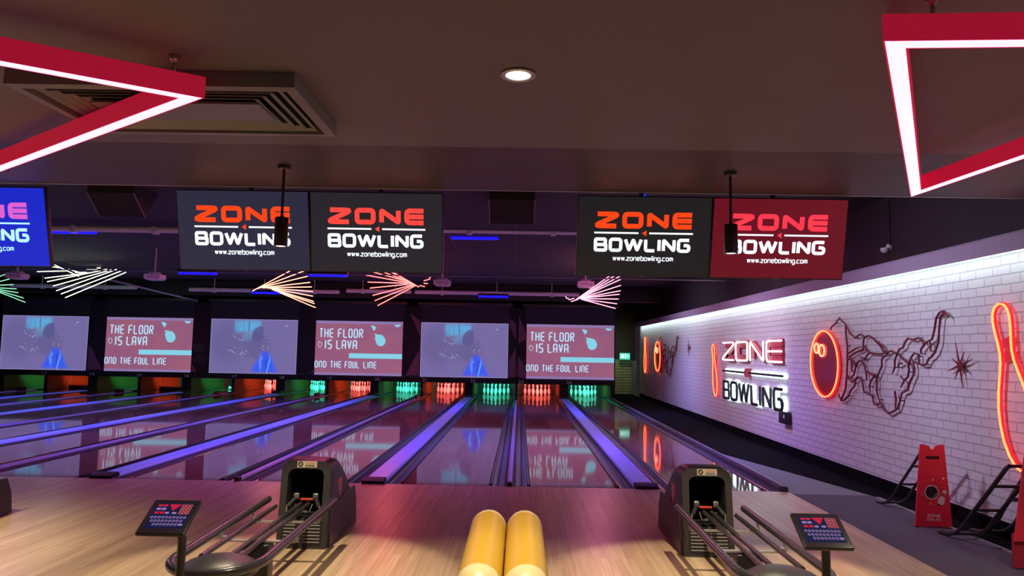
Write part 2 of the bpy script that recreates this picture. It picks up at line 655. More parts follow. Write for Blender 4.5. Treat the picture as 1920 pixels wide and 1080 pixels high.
# glyphs: (advance width, [(points, fillet, closed)]) on a 0..1 tall box, drawn to the stroke centre between 0 and 1
G = {
    'Z': (1.0, [([(0, 1), (1.2, 1), (-.2, 0), (1, 0)], .10, False)]),
    'O': (1.0, [([(0, .5), (0, 1), (1, 1), (1, 0), (0, 0)], .2, True)]),
    'N': (1.0, [([(0, 0), (0, 1), (1, 0), (1, 1)], .06, False)]),
    'E': (1.0, [([(1, 1), (0, 1), (0, 0), (1, 0)], .2, False), ([(0.02, .5), (1, .5)], 0, False)]),
    'B': (1.0, [([(0, .3), (0, 1), (.94, 1), (.94, .53), (.94, .53), (1, .47), (1, 0), (0, 0)], .1, True), ([(0, .5), (.94, .5)], 0, False)]),
    'W': (1.0, [([(0, 1), (.25, 0), (.5, 1), (.75, 0), (1, 1)], .05, False)]),
    'L': (1.0, [([(0, 1), (0, 0), (1, 0)], .16, False)]),
    'I': (0.0, [([(0, 1), (0, 0)], 0, False)]),
    'G': (1.0, [([(1, 1), (0, 1), (0, 0), (1, 0), (1, .52), (.5, .52)], .2, False)]),
    'T': (1.0, [([(0, 1), (1, 1)], 0, False), ([(.5, 1), (.5, 0)], 0, False)]),
    'H': (1.0, [([(0, 1), (0, 0)], 0, False), ([(1, 1), (1, 0)], 0, False), ([(0, .5), (1, .5)], 0, False)]),
    'F': (1.0, [([(1, 1), (0, 1), (0, 0)], .2, False), ([(0, .5), (.9, .5)], 0, False)]),
    'R': (1.0, [([(0, 0), (0, 1), (1, 1), (1, .5), (0, .5)], .2, False), ([(.45, .5), (1, 0)], 0, False)]),
    'S': (1.0, [([(1, 1), (0, 1), (0, .5), (1, .5), (1, 0), (0, 0)], .2, False)]),
    'A': (1.0, [([(0, 0), (0, 1), (1, 1), (1, 0)], .25, False), ([(0, .42), (1, .42)], 0, False)]),
    'V': (1.0, [([(0, 1), (.5, 0), (1, 1)], .04, False)]),
    'D': (1.0, [([(0, .5), (0, 1), (.6, 1), (1, .74), (1, .26), (.6, 0), (0, 0)], .10, True)]),
    'w': (1.25, [([(0, .68), (.25, 0), (.5, .68), (.75, 0), (1, .68)], .03, False)]),
    'z': (1.0, [([(0, .68), (1.1, .68), (-.1, 0), (1, 0)], .05, False)]),
    'o': (1.0, [([(0, .34), (0, .68), (1, .68), (1, 0), (0, 0)], .14, True)]),
    'v': (1.0, [([(0, 0), (0, .68), (1, .68), (1, 0)], .14, False)]),
    'e': (1.0, [([(.06, .34), (1, .34), (1, .68), (0, .68), (0, 0), (1, 0)], .12, False)]),
    'b': (1.0, [([(0, 1), (0, 0), (1, 0), (1, .68), (.06, .68)], .12, False)]),
    'l': (0.0, [([(0, 1), (0, 0)], 0, False)]),
    'i': (0.0, [([(0, .68), (0, 0)], 0, False), ([(0, 1), (0, .86)], 0, False)]),
    'g': (1.0, [([(.94, 0), (0, 0), (0, .68), (1, .68), (1, -.32), (.05, -.32)], .14, False)]),
    'c': (1.0, [([(1, .68), (0, .68), (0, 0), (1, 0)], .14, False)]),
    'm': (1.4, [([(0, 0), (0, .68), (1, .68), (1, 0)], .12, False), ([(.5, .68), (.5, 0)], 0, False)]),
    '.': (0.0, [([(0, .14), (0, 0)], 0, False)]),
    'U': (1.0, [([(0, 1), (0, 0), (1, 0), (1, 1)], .25, False)]),
    'n': (1.0, [([(0, 0), (0, 1), (1, 1), (1, 0)], .3, False)]),
}


def text_paths(s, x, y, h, w, th, gap, widths={}, space=None):
    """stroke paths of a word; the strokes' outer edges fill h, each letter is w wide outside"""
    out = []
    for ch in s:
        if ch == ' ':
            x += (space if space is not None else w * 0.7)
            continue
        adv, strokes = G[ch]
        cw = widths.get(ch, w) if adv else th
        for pts, fr, cl in strokes:
            P = [(x + th / 2 + p[0] * max(0, cw - th), y + th / 2 + p[1] * (h - th)) for p in pts]
            out.append((fillet(P, fr * h, cl), cl))
        x += cw + gap
    return out, x - gap


def word(mb, s, x, y, h, w, th, gap, fn, d0, d1, widths={}, space=None, fit=None):
    paths, xe = text_paths(s, 0, y, h, w, th, gap, widths, space)
    k = (fit / xe) if fit else 1.0
    for pts, cl in paths:
        ribbon(mb, [Vector((x + p.x * k, p.y)) for p in pts], th, fn, d0, d1, cl)
    return x + xe * k


def font_mesh(s, size, xs=1.0, depth=0.002, align='CENTER'):
    cu = bpy.data.curves.new('lettering', 'FONT')
    cu.body = s
    cu.size = size
    cu.align_x = align
    cu.extrude = depth
    cu.resolution_u = 3
    o = bpy.data.objects.new('lettering', cu)
    C.objects.link(o)
    dg = bpy.context.evaluated_depsgraph_get()
    me = o.evaluated_get(dg).to_mesh()
    vs = [(v.co.x * xs, v.co.y, v.co.z) for v in me.vertices]
    fs = [tuple(p.vertices) for p in me.polygons]
    o.evaluated_get(dg).to_mesh_clear()
    bpy.data.objects.remove(o)
    bpy.data.curves.remove(cu)
    return vs, fs


def font(mb, s, x, y, size, fn, xs=1.0, depth=0.001, align='CENTER', d=0.0):
    vs, fs = font_mesh(s, size, xs, depth, align)
    mb.add([fn(x + v[0], y + v[1], d + v[2]) for v in vs], fs)


# ================================================================== layout numbers
LANE_W = 1.0541
GN, GW = 0.506, 0.715
GUT = 0.2175
LC = {22: -(GN + LANE_W) / 2}
LC[23] = -LC[22]
LC[24] = LC[23] + LANE_W + GW
for k in range(21, 10, -1):
    LC[k] = LC[k + 1] - LANE_W - (GW if k % 2 == 1 else GN)
PAIR = 2 * LANE_W + GN + GW
LANES = list(range(11, 25))
CAPX = LC[22] - LANE_W / 2 - GW / 2          # wide cap left of lane 22: -1.664
XL = -21.0
XR = 4.6
ZC = 2.95
ZN = 2.90
ZH = 3.66
YB = -10.0

# ================================================================== structure
struct('floor', MB().bx(XL, 3.37, YB, 0, -0.12, 0), 'approach_maple')
struct('floor_aisle', MB().bx(3.37, 4.62, YB, -0.13, -0.12, -0.001), 'grey_carpet')
struct('floor_side', MB().bx(3.37, 4.7, -0.13, 20.4, -0.14, -0.003), 'light_concrete')
mb = MB()
mb.prism([(3.372, 3.75), (3.60, 2.8), (4.0, 1.25), (4.33, -0.2), (4.60, -0.2), (4.60, 20.3), (3.372, 20.3)], lambda u, v, d: Vector((u, v, d)), -0.002, 0.004)
struct('floor_carpet', mb, 'black_carpet')
struct('floor_edge', MB().bx(4.33, 4.60, YB, -0.2, 0.0, 0.006), 'black_carpet')
struct('trim_1', MB().bx(4.285, 4.33, YB, -0.28, -0.001, 0.012), 'strip_metal')
struct('floor_pit', MB().bx(XL, 3.37, 0, 20.4, -0.30, -0.16), 'black_paint')
struct('wall_right', MB().bx(XR, XR + 0.1, YB, 18.4, 0.15, 2.735), 'white_brick')
struct('baseboard_right', MB().bx(XR - 0.012, XR + 0.1, YB, 18.4, 0.0, 0.15), 'black_carpet')
struct('wall_right_upper', MB().bx(4.7, 4.8, YB, 20.4, 2.74, ZH + 0.1), 'dark_wall')
struct('trim_2', MB().bx(4.43, 4.448, YB, 18.4, 2.60, 2.765).bx(4.43, 4.72, YB, 18.4, 2.75, 2.765), 'fascia_paint')
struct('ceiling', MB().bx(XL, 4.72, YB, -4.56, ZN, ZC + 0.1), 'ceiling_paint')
struct('ceiling_step', MB().bx(XL, 4.72, -4.559, -3.13, ZC, ZC + 0.1), 'ceiling_paint_shaded')
struct('wall_bulkhead', MB().bx(XL, 4.72, -3.18, -3.12, ZC + 0.008, ZH + 0.1), 'dark_wall')
struct('trim_3', MB().bx(XL, 4.7, -3.14, -3.11, ZC - 0.004, ZC + 0.012), 'strip_metal')
struct('ceiling_upper', MB().bx(XL, 4.72, -3.12, 20.4, ZH, ZH + 0.1), 'dark_tile')
struct('wall_back', MB().bx(XL, 3.42, 20.3, 20.4, -0.3, ZH), 'black_paint')
struct('wall_corner', MB().bx(3.42, 4.72, 20.3, 20.4, -0.1, ZH), 'dark_wall')
struct('wall_left', MB().bx(XL - 0.1, XL, YB, 20.4, -0.3, ZH), 'dark_wall')

# the lit masonry pier and grey door in the far right corner
a, b = aty(1153, 674, 20.2), aty(1184, 752, 20.2)
struct('wall_pier', MB().bx(a.x, b.x, 20.18, 20.3, -0.02, a.z), 'back_brick')
noise_rough(M('door_grey', (0.20, 0.23, 0.23), 0.5), 20, 0.4, 0.6)
a, b = aty(1185, 676, 20.2), aty(1194, 755, 20.2)
struct('door_1', MB().bx(a.x, b.x, 20.2, 20.3, -0.02, a.z), 'door_grey')
a, b = aty(1162, 662, 19.9), aty(1181, 674, 19.9)
ex = thing('exit_sign', 'small glowing green exit sign over the lit pier in the far right corner', 'sign', ((a.x + b.x) / 2, 19.9, (a.z + b.z) / 2))
hw, hh = (b.x - a.x) / 2, (a.z - b.z) / 2
obj('sign_body', MB().rbox((0, 0, 0), (2 * hw, 0.06, 2 * hh), 0.01), 'exit_green', ex)
mb = MB()
mb.box((-hw * .45, -0.034, 0), (hw * .5, 0.006, hh * 1.1)).box((hw * .1, -0.034, hh * .45), (hw * .22, 0.006, hh * .5)).box((hw * .1, -0.034, -hh * .2), (hw * .18, 0.006, hh * .9))
mb.box((hw * .55, -0.034, 0), (hw * .4, 0.006, hh * .35))
obj('pictogram', mb, 'exit_white', ex)
obj('bracket', MB().bx(-0.015, 0.015, -0.015, 0.40, -hh - 0.03, -hh), 'black_metal', ex)
area('corridor_light', (4.0, 19.0, 2.3), 0.3, 0.3, 7, (0.75, 1.0, 0.45), target=(3.95, 20.3, 0.8))

# ================================================================== lanes
LC_ARROW = None


def lane_label(k):
    if k >= 13:
        return 'glossy maple lane ending just right of number %d' % k
    return 'glossy maple lane just past the lane of number 13, away from the brick wall' if k == 12 else 'glossy maple lane farthest from the brick wall'


def make_lane():
    t = thing('bowling_lane', '', 'bowling lane', (0, 0, 0), 0, 'bowling lanes')
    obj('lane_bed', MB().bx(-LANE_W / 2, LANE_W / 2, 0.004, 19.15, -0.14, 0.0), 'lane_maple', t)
    for s in (-1, 1):
        x0 = s * (LANE_W / 2 + 0.002)
        x1 = s * (LANE_W / 2 + GUT)
        mid, rad = (x0 + x1) / 2, GUT / 2
        ring = []
        for k in range(11):
            a = PI * k / 10
            ring.append((mid - s * rad * math.cos(a) * 0.985, -0.012 - 0.085 * math.sin(a)))
        ring = [(x0, -0.004)] + ring + [(x1, -0.004), (x1, -0.13), (x0, -0.13)]
        mb = MB()
        mb.loft([[Vector((p[0], y, p[1])) for p in ring] for y in (0.004, 19.3)], True, (True, True))
        obj('gutter', mb, 'gutter_plastic', t)
        mb = MB()
        mb.tube([(x0 + s * 0.022, 0.15, -0.010), (x0 + s * 0.022, 17.4, -0.010)], 0.016, 8)
        obj('bumper_rail', mb, 'tube_black', t)
    mb = MB()
    for dx in (-3, -2, -1, 0, 1, 2, 3):
        yy = 4.75 - abs(dx) * 0.12
        x = dx * 0.137
        mb.add([(x - .008, yy - .05, .0008), (x + .008, yy - .05, .0008), (x, yy + .05, .0008)], [(0, 1, 2)])
    obj('aiming_arrow', mb, 'print_black', t)
    return t


lane0 = make_lane()
for k in LANES:
    if k == 24:
        lane0.location = (LC[24], 0, 0)
        lane0['label'] = lane_label(24)
    else:
        dup(lane0, (LC[k], 0, 0), lane_label(k))

# divider caps between lanes
for k in LANES:
    lab = '%d' % k
    if k == 11:
        continue
    xm = (LC[k] + LC[k - 1]) / 2
    wide = (k % 2 == 0)
    if k - 1 >= 13:
        where = 'between the lanes of numbers %d and %d' % (k - 1, k)
    elif k == 13:
        where = 'on the far side of the lane of number 13'
    else:
        where = 'beside the lane farthest from the brick wall'
    if wide:
        t = thing('lane_divider', 'wide flat blue-lit divider cap ' + where, 'lane divider', (xm, 0, 0), 0, 'wide divider caps')
        hw = (GW - 2 * GUT) / 2 - .003
        ring = [(-hw, -0.12), (-hw, 0.012), (-hw + .02, 0.028), (hw - .02, 0.028), (hw, 0.012), (hw, -0.12)]
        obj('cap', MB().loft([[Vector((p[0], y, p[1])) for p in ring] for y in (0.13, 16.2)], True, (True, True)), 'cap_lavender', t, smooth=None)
        mb = MB().prism([(-0.02, 0), (-0.02, .035), (0.03, .058), (.13, .06), (.16, .035), (.16, 0)], lambda u, v, d: Vector((d, u, v)), -hw, hw)
        obj('end_block', mb, 'black_paint', t, smooth=None)
        obj('end_housing', MB().rbox((0, 16.45, 0.04), (2 * hw, 0.6, 0.16), 0.05), 'black_plastic', t)
    else:
        t = thing('lane_divider', 'narrow round-topped divider cap ' + where, 'lane divider', (xm, 0, 0), 0, 'narrow divider caps')
        hw = (GN - 2 * GUT) / 2 - .002
        ring = [(-hw, -0.12)] + [(hw * math.cos(PI - PI * q / 6), 0.005 + 0.03 * math.sin(PI * q / 6)) for q in range(7)] + [(hw, -0.12)]
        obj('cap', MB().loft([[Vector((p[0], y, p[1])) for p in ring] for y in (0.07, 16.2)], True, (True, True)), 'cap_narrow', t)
        obj('end_block', MB().rbox((0, 0.03, 0.018), (0.064, 0.10, 0.055), 0.012), 'black_plastic', t)
        obj('end_housing', MB().rbox((0, 15.4, 0.03), (0.064, 0.55, 0.20), 0.03), 'black_plastic', t)
t = thing('lane_divider', 'purple edge cap with a bright rail beside the lane of number 24', 'lane divider', (LC[24] + LANE_W / 2 + GUT + .004, 0, 0), 0)
obj('cap', MB().prism([(0.0, -0.12), (0.0, 0.03), (0.03, 0.05), (0.066, 0.045), (0.07, -0.12)], lambda u, v, d: Vector((u, d, v)), 0.1, 19.3), 'gutter_plastic', t, smooth=None)
obj('rail', MB().tube([(0.038, 0.12, 0.055), (0.038, 17.0, 0.055)], 0.012, 8), 'satin_alu', t)
obj('end_block', MB().rbox((0.037, 0.05, 0.02), (0.072, 0.13, 0.09), 0.02), 'black_plastic', t)

# pin deck partitions (kickbacks), one in each gap
for k in list(range(12, 25)) + [25]:
    if k == 25:
        x0, x1 = LC[24] + LANE_W / 2 + GUT, LC[24] + LANE_W / 2 + GUT + 0.07
    else:
        x0, x1 = LC[k - 1] + LANE_W / 2 + GUT, LC[k] - LANE_W / 2 - GUT
    o = struct('partition', MB().bx(x0 + .002, x1 - .002, 16.75, 19.7, -0.13, 0.72), 'kickback_paint')
    struct('partition_front', MB().bx(x0 - .004, x1 + .004, 16.66, 16.748, -0.13, 0.72), 'black_paint')

# ------------------------------------------------------------------ pins
PROF = [(0.0, 0), (.0258, 0), (.0280, .008), (.0360, .030), (.0496, .0572), (.0580, .088), (.0606, .1143), (.0580, .145), (.0496, .184), (.0370, .2096), (.0270, .232),
        (.0235, .2445), (.0228, .254), (.0244, .275), (.0286, .305), (.0323, .3430), (.0300, .362), (.0200, .376), (.0080, .3805), (0.0005, .381)]
pin_mesh = MB().lathe(PROF[1:], 16).mesh('bowling_pin', math.radians(50))
pin_mesh.materials.append(MATS['pin_coat'])
POS = {1: (0, 0, 'front pin'), 2: (-.5, 1, 'second-row left pin'), 3: (.5, 1, 'second-row right pin'), 4: (-1, 2, 'third-row left pin'),
       5: (0, 2, 'third-row middle pin'), 6: (1, 2, 'third-row right pin'), 7: (-1.5, 3, 'back-row far left pin'), 8: (-.5, 3, 'back-row inner left pin'),
       9: (.5, 3, 'back-row inner right pin'), 10: (1.5, 3, 'back-row far right pin')}
STAND = {k: list(range(1, 11)) for k in range(17, 25)}
STAND[17] = [1, 2, 4, 5, 6, 7, 8, 9, 10]
STAND[16] = [5, 9, 10]
STAND[15] = [6, 9, 10]
STAND[14] = [10]
STAND[13] = [6, 9, 10]
STAND[11] = [6, 9, 10]
for k, lst in STAND.items():
    colr = 'cyan-lit' if k % 2 == 0 else 'red-lit'
    for p in lst:
        px, py, nm = POS[p]
        o = bpy.data.objects.new('bowling_pin', pin_mesh)
        C.objects.link(o)
        o.location = (LC[k] + px * .3048, 18.29 + py * .264, 0)
        if k >= 13:
            lb = '%s bowling pin, %s of the rack just right of number %d' % (colr, nm, k)
        else:
            lb = '%s bowling pin, %s of the rack farthest from the brick wall' % (colr, nm)
        tag(o, lb, 'bowling pin', 'pins standing on the lane ends')
for (k, dx, y, rz, lb) in ((16, -.16, 18.75, 0.5, 'toppled cyan-lit bowling pin lying beside standing pins right of number 16'),):
    o = bpy.data.objects.new('bowling_pin', pin_mesh)
    C.objects.link(o)
    o.location = (LC[k] + dx, y, .0622)
    o.rotation_euler = (math.radians(90), 0, rz)
    tag(o, lb, 'bowling pin', 'pins standing on the lane ends')
for k in (13, 15):
    t = thing('pin_sweep', 'black pin sweep bar lowered across the pins right of number %d' % k, 'pin sweep', (LC[k], 17.55, 0), 0, 'sweep bars')
    obj('bar', MB().rbox((0, 0, .0605), (0.96, 0.05, .12), .015), 'black_plastic', t)
    for s in (-1, 1):
        obj('arm', MB().tube([(s * .46, 0, .13), (s * .46, .25, .66)], .02, 8), 'black_metal', t)

for k in LANES:
    c = (0.07, 1.0, 0.70) if k % 2 == 0 else (1.0, 0.12, 0.105)
    area('pin_light', (LC[k], 16.95, 0.66), 0.9, 0.08, E_PIN * (.5 if k % 2 == 0 else 1.0), c, target=(LC[k], 18.9, 0.15), spread=math.radians(62))

# ------------------------------------------------------------------ number fascia above the pins
t = thing('number_fascia', 'long black board with the white lane numbers above the pins', 'fascia board', (0, 16.4, 0))
obj('board', MB().bx(XL + .1, 3.30, 0, .14, .505, .695), 'black_paint', t)
for k in range(12, 25):
    x = 1.824 - (24 - k) * 1.669
    mb = MB()
    font(mb, str(k), x, 0.527, 0.15, lambda u, v, d: Vector((u, -0.004 - d, v)), 1.25, .002)
    obj('number', mb, 'number_paint', t)

# masking panels with triangles, seen in the gaps between the screens
for i in range(-1, 5):
    xc = CAPX + PAIR * (i - 3)
    wl = {4: 'behind the screen below the red fan light, over numbers 21 and 22'}
    t = thing('masking_panel', 'dark maroon masking panel with triangles above numbers %d and %d' % (15 + 2 * i, 16 + 2 * i), 'masking panel', (xc, 16.55, 0), 0, 'masking panels') if i >= -1 else None
    obj('panel', MB().bx(-PAIR / 2 + .01, PAIR / 2 - .01, 0, .05, .70, 3.15), 'mask_dark', t)
    for tri in (((-1.62, .72), (-1.05, .72), (-1.62, 1.45)), ((1.62, .72), (1.62, 1.75), (1.1, .72)), ((-1.62, 2.9), (-1.3, 2.1), (-1.62, 1.9)),
                ((1.2, 2.9), (1.62, 2.0), (1.62, 2.6)), ((-.6, .72), (.4, .72), (-.1, 1.6))):
        obj('painted_triangle', MB().prism(tri, lambda u, v, d: Vector((u, d, v)), -.012, 0), 'mask_pink', t, smooth=None)
    if i == 0:
        mb = MB()
        f = lambda u, v, d: Vector((u, -d, v))
        word(mb, 'ZONE', -.85, 1.42, .28, .42, .07, .08, f, .003, .012)
        word(mb, 'BOWLING', -.85, 1.02, .28, .28, .05, .05, f, .003, .012, fit=1.92)
        o = obj('lettering', mb, 'mask_text', t, smooth=None)
        o.location = (-.39, 0, 0)

# ================================================================== projection screens
SCX = [1.68 - PAIR * (5 - i) for i in range(6)]
SW, SZ0, SZ1 = 2.75, 0.785, 2.49


def video_material():
    m = M('video_image', (0.02, 0.02, 0.02), 0.6)
    n, l, b = nodes(m)
    tc = n.new('ShaderNodeTexCoord')
    sp = n.new('ShaderNodeSeparateXYZ')
    l.new(tc.outputs['Object'], sp.inputs[0])

    def math_(op, a, b_=None, c=None):
        q = n.new('ShaderNodeMath')
        q.operation = op
        for i, x in enumerate((a, b_, c)):
            if x is None:
                continue
            if isinstance(x, (int, float)):
                q.inputs[i].default_value = x
            else:
                l.new(x, q.inputs[i])
        return q.outputs[0]

    X, Z = sp.outputs['X'], sp.outputs['Z']
    noi = n.new('ShaderNodeTexNoise')
    noi.inputs['Scale'].default_value = 3.2
    noi.inputs['Detail'].default_value = 5
    l.new(tc.outputs['Object'], noi.inputs['Vector'])
    wob = math_('MULTIPLY', math_('SUBTRACT', noi.outputs['Fac'], .5), .28)

    def blob(cx, cz, rx, rz, soft):
        dx = math_('DIVIDE', math_('SUBTRACT', math_('ADD', X, wob), cx), rx)
        dz = math_('DIVIDE', math_('SUBTRACT', math_('ADD', Z, wob), cz), rz)
        d = math_('SQRT', math_('ADD', math_('MULTIPLY', dx, dx), math_('MULTIPLY', dz, dz)))
        mr = n.new('ShaderNodeMapRange')
        mr.interpolation_type = 'SMOOTHSTEP'
        mr.inputs['From Min'].default_value = 1 - soft
        mr.inputs['From Max'].default_value = 1 + soft
        mr.inputs['To Min'].default_value = 1
        mr.inputs['To Max'].default_value = 0
        l.new(d, mr.inputs['Value'])
        return mr.outputs['Result']

    def band(v, a, b_, soft):
        lo_ = n.new('ShaderNodeMapRange')
        lo_.interpolation_type = 'SMOOTHSTEP'
        lo_.inputs['From Min'].default_value = a - soft
        lo_.inputs['From Max'].default_value = a + soft
        l.new(v, lo_.inputs['Value'])
        hi_ = n.new('ShaderNodeMapRange')
        hi_.interpolation_type = 'SMOOTHSTEP'
        hi_.inputs['From Min'].default_value = b_ - soft
        hi_.inputs['From Max'].default_value = b_ + soft
        hi_.inputs['To Min'].default_value = 1
        hi_.inputs['To Max'].default_value = 0
        l.new(v, hi_.inputs['Value'])
        return math_('MULTIPLY', lo_.outputs['Result'], hi_.outputs['Result'])

    def rect_(x0, x1, z0, z1, sx, sz):
        return math_('MULTIPLY', band(X, x0, x1, sx), band(Z, z0, z1, sz))

    def mix(fac, a, col):
        q = n.new('ShaderNodeMix')
        q.data_type = 'RGBA'
        l.new(fac, q.inputs['Factor'])
        if isinstance(a, tuple):
            q.inputs[6].default_value = (*a, 1)
        else:
            l.new(a, q.inputs[6])
        q.inputs[7].default_value = (*col, 1)
        return q.outputs[2]

    base = mix(math_('MULTIPLY', noi.outputs['Fac'], 1.0), hexc('6e6aa2'), hexc('77679c'))
    # pale stage window, curtain strips, two dark heads with shoulders, blue skirt
    c = mix(math_('MULTIPLY', rect_(-.62, .20, 1.30, 1.66, .05, .09), math_('ADD', math_('MULTIPLY', noi.outputs['Fac'], .9), .35)), base, hexc('5aaee0'))
    c = mix(math_('MULTIPLY', rect_(-.345, -.325, 1.25, 1.66, .012, .05), .7), c, hexc('5b6ca4'))
    c = mix(math_('MULTIPLY', rect_(-.19, -.15, 1.15, 1.66, .016, .05), .8), c, hexc('566399'))
    c = mix(math_('MULTIPLY', blob(-.16, 1.16, .16, .14, .4), .6), c, hexc('6aa0cc'))
    c = mix(math_('MULTIPLY', blob(-.85, .95, .50, .62, .5), .45), c, hexc('575587'))
    c = mix(math_('MULTIPLY', blob(.13, 1.24, .17, .22, .14), .95), c, hexc('5a5890'))
    c = mix(math_('MULTIPLY', blob(.10, .85, .42, .40, .45), .55), c, hexc('575587'))
    flare = math_('SUBTRACT', math_('ABSOLUTE', math_('SUBTRACT', math_('ADD', X, wob), .38)), math_('MULTIPLY', math_('SUBTRACT', .74, Z), .58))
    ms = n.new('ShaderNodeMapRange')
    ms.interpolation_type = 'SMOOTHSTEP'
    ms.inputs['From Min'].default_value = -.05
    ms.inputs['From Max'].default_value = .13
    ms.inputs['To Min'].default_value = 1
    ms.inputs['To Max'].default_value = 0
    l.new(flare, ms.inputs['Value'])
    skirt = math_('MULTIPLY', ms.outputs['Result'], band(Z, .06, .70, .05))
    c = mix(math_('MULTIPLY', skirt, .95), c, hexc('3558f0'))
    c = mix(math_('MULTIPLY', blob(.24, .34, .035, .24, .6), .6), c, hexc('6aa0ff'))
    c = mix(math_('MULTIPLY', blob(.50, .28, .03, .26, .6), .8), c, hexc('5cb4ff'))
    c = mix(math_('MULTIPLY', blob(.40, .32, .03, .20, .5), .6), c, hexc('3a3f9a'))
    vo = n.new('ShaderNodeTexVoronoi')
    vo.inputs['Scale'].default_value = 19
    vo.inputs['Randomness'].default_value = 1
    mpv = n.new('ShaderNodeMapping')
    mpv.inputs['Scale'].default_value = (1.25, 1, .5)
    mpv.inputs['Rotation'].default_value = (0, .25, 0)
    l.new(tc.outputs['Object'], mpv.inputs['Vector'])
    l.new(mpv.outputs['Vector'], vo.inputs['Vector'])
    spk = n.new('ShaderNodeMapRange')
    spk.interpolation_type = 'SMOOTHSTEP'
    spk.inputs['From Min'].default_value = .13
    spk.inputs['From Max'].default_value = .27
    spk.inputs['To Min'].default_value = 1
    spk.inputs['To Max'].default_value = 0
    l.new(vo.outputs['Distance'], spk.inputs['Value'])
    zone_ = math_('MAXIMUM', math_('MAXIMUM', blob(.40, .95, .13, .28, .1), blob(-.50, 1.10, .24, .16, .1)), math_('MAXIMUM', blob(.98, 1.50, .12, .05, .1), blob(-.45, .72, .34, .14, .1)))
    c = mix(math_('MULTIPLY', math_('MULTIPLY', spk.outputs['Result'], zone_), .9), c, hexc('e0ecff'))
    l.new(c, b.inputs['Emission Color'])
    b.inputs['Emission Strength'].default_value = 1.0
    return m


video_material()


def lava_material():
    m = M('lava_image', (0.02, 0.02, 0.02), 0.6)
    n, l, b = nodes(m)
    tc = n.new('ShaderNodeTexCoord')
    no = n.new('ShaderNodeTexNoise')
    no.inputs['Scale'].default_value = 1.1
    l.new(tc.outputs['Object'], no.inputs['Vector'])
    cr = n.new('ShaderNodeValToRGB')
    e = cr.color_ramp.elements
    e[0].position, e[0].color = 0.3, (*hexc('8e567c'), 1)
    e[1].position, e[1].color = 0.7, (*hexc('9e5e74'), 1)
    l.new(no.outputs['Fac'], cr.inputs[0])
    l.new(cr.outputs[0], b.inputs['Emission Color'])
    b.inputs['Emission Strength'].default_value = 1.0
    return m


lava_material()
EM('lava_ice', hexc('84cfe6'))
EM('lava_text', hexc('b8daf4'))
EM('lava_edge', hexc('8a74a8'))
EM('video_spark', hexc('d8e8ff'))
EM('video_frame', hexc('8c84b8'))


def screen_shell(name, label, x, group):
    t = thing(name, label, 'projection screen', (x, 13.9, SZ0), 0, group)
    h = SZ1 - SZ0
    obj('black_drop', MB().bx(-SW / 2 - .035, SW / 2 + .035, 0.0, .012, h + .02, 2.26), 'screen_cloth', t)
    mb = MB().bx(-SW / 2 - .035, -SW / 2, 0, .012, -.05, h + .02).bx(SW / 2, SW / 2 + .035, 0, .012, -.05, h + .02).bx(-SW / 2, SW / 2, 0, .012, -.05, 0).bx(-SW / 2, SW / 2, 0, .012, h, h + .02)
    obj('black_border', mb, 'print_black', t)
    obj('case', MB().rbox((0, .03, 2.30), (SW + .25, .13, .12), .02), 'black_plastic', t)
    for s in (-1, 1):
        obj('hanger', MB().tube([(s * 1.1, .03, 2.35), (s * 1.1, .03, ZH - SZ0 - .002)], .008, 6), 'black_metal', t)
    return t


def rim(mb, h, e, y):
    mb.bx(-SW / 2, SW / 2, y, y + .002, 0, e).bx(-SW / 2, SW / 2, y, y + .002, h - e, h).bx(-SW / 2, -SW / 2 + e, y, y + .002, e, h - e).bx(SW / 2 - e, SW / 2, y, y + .002, e, h - e)
    return mb


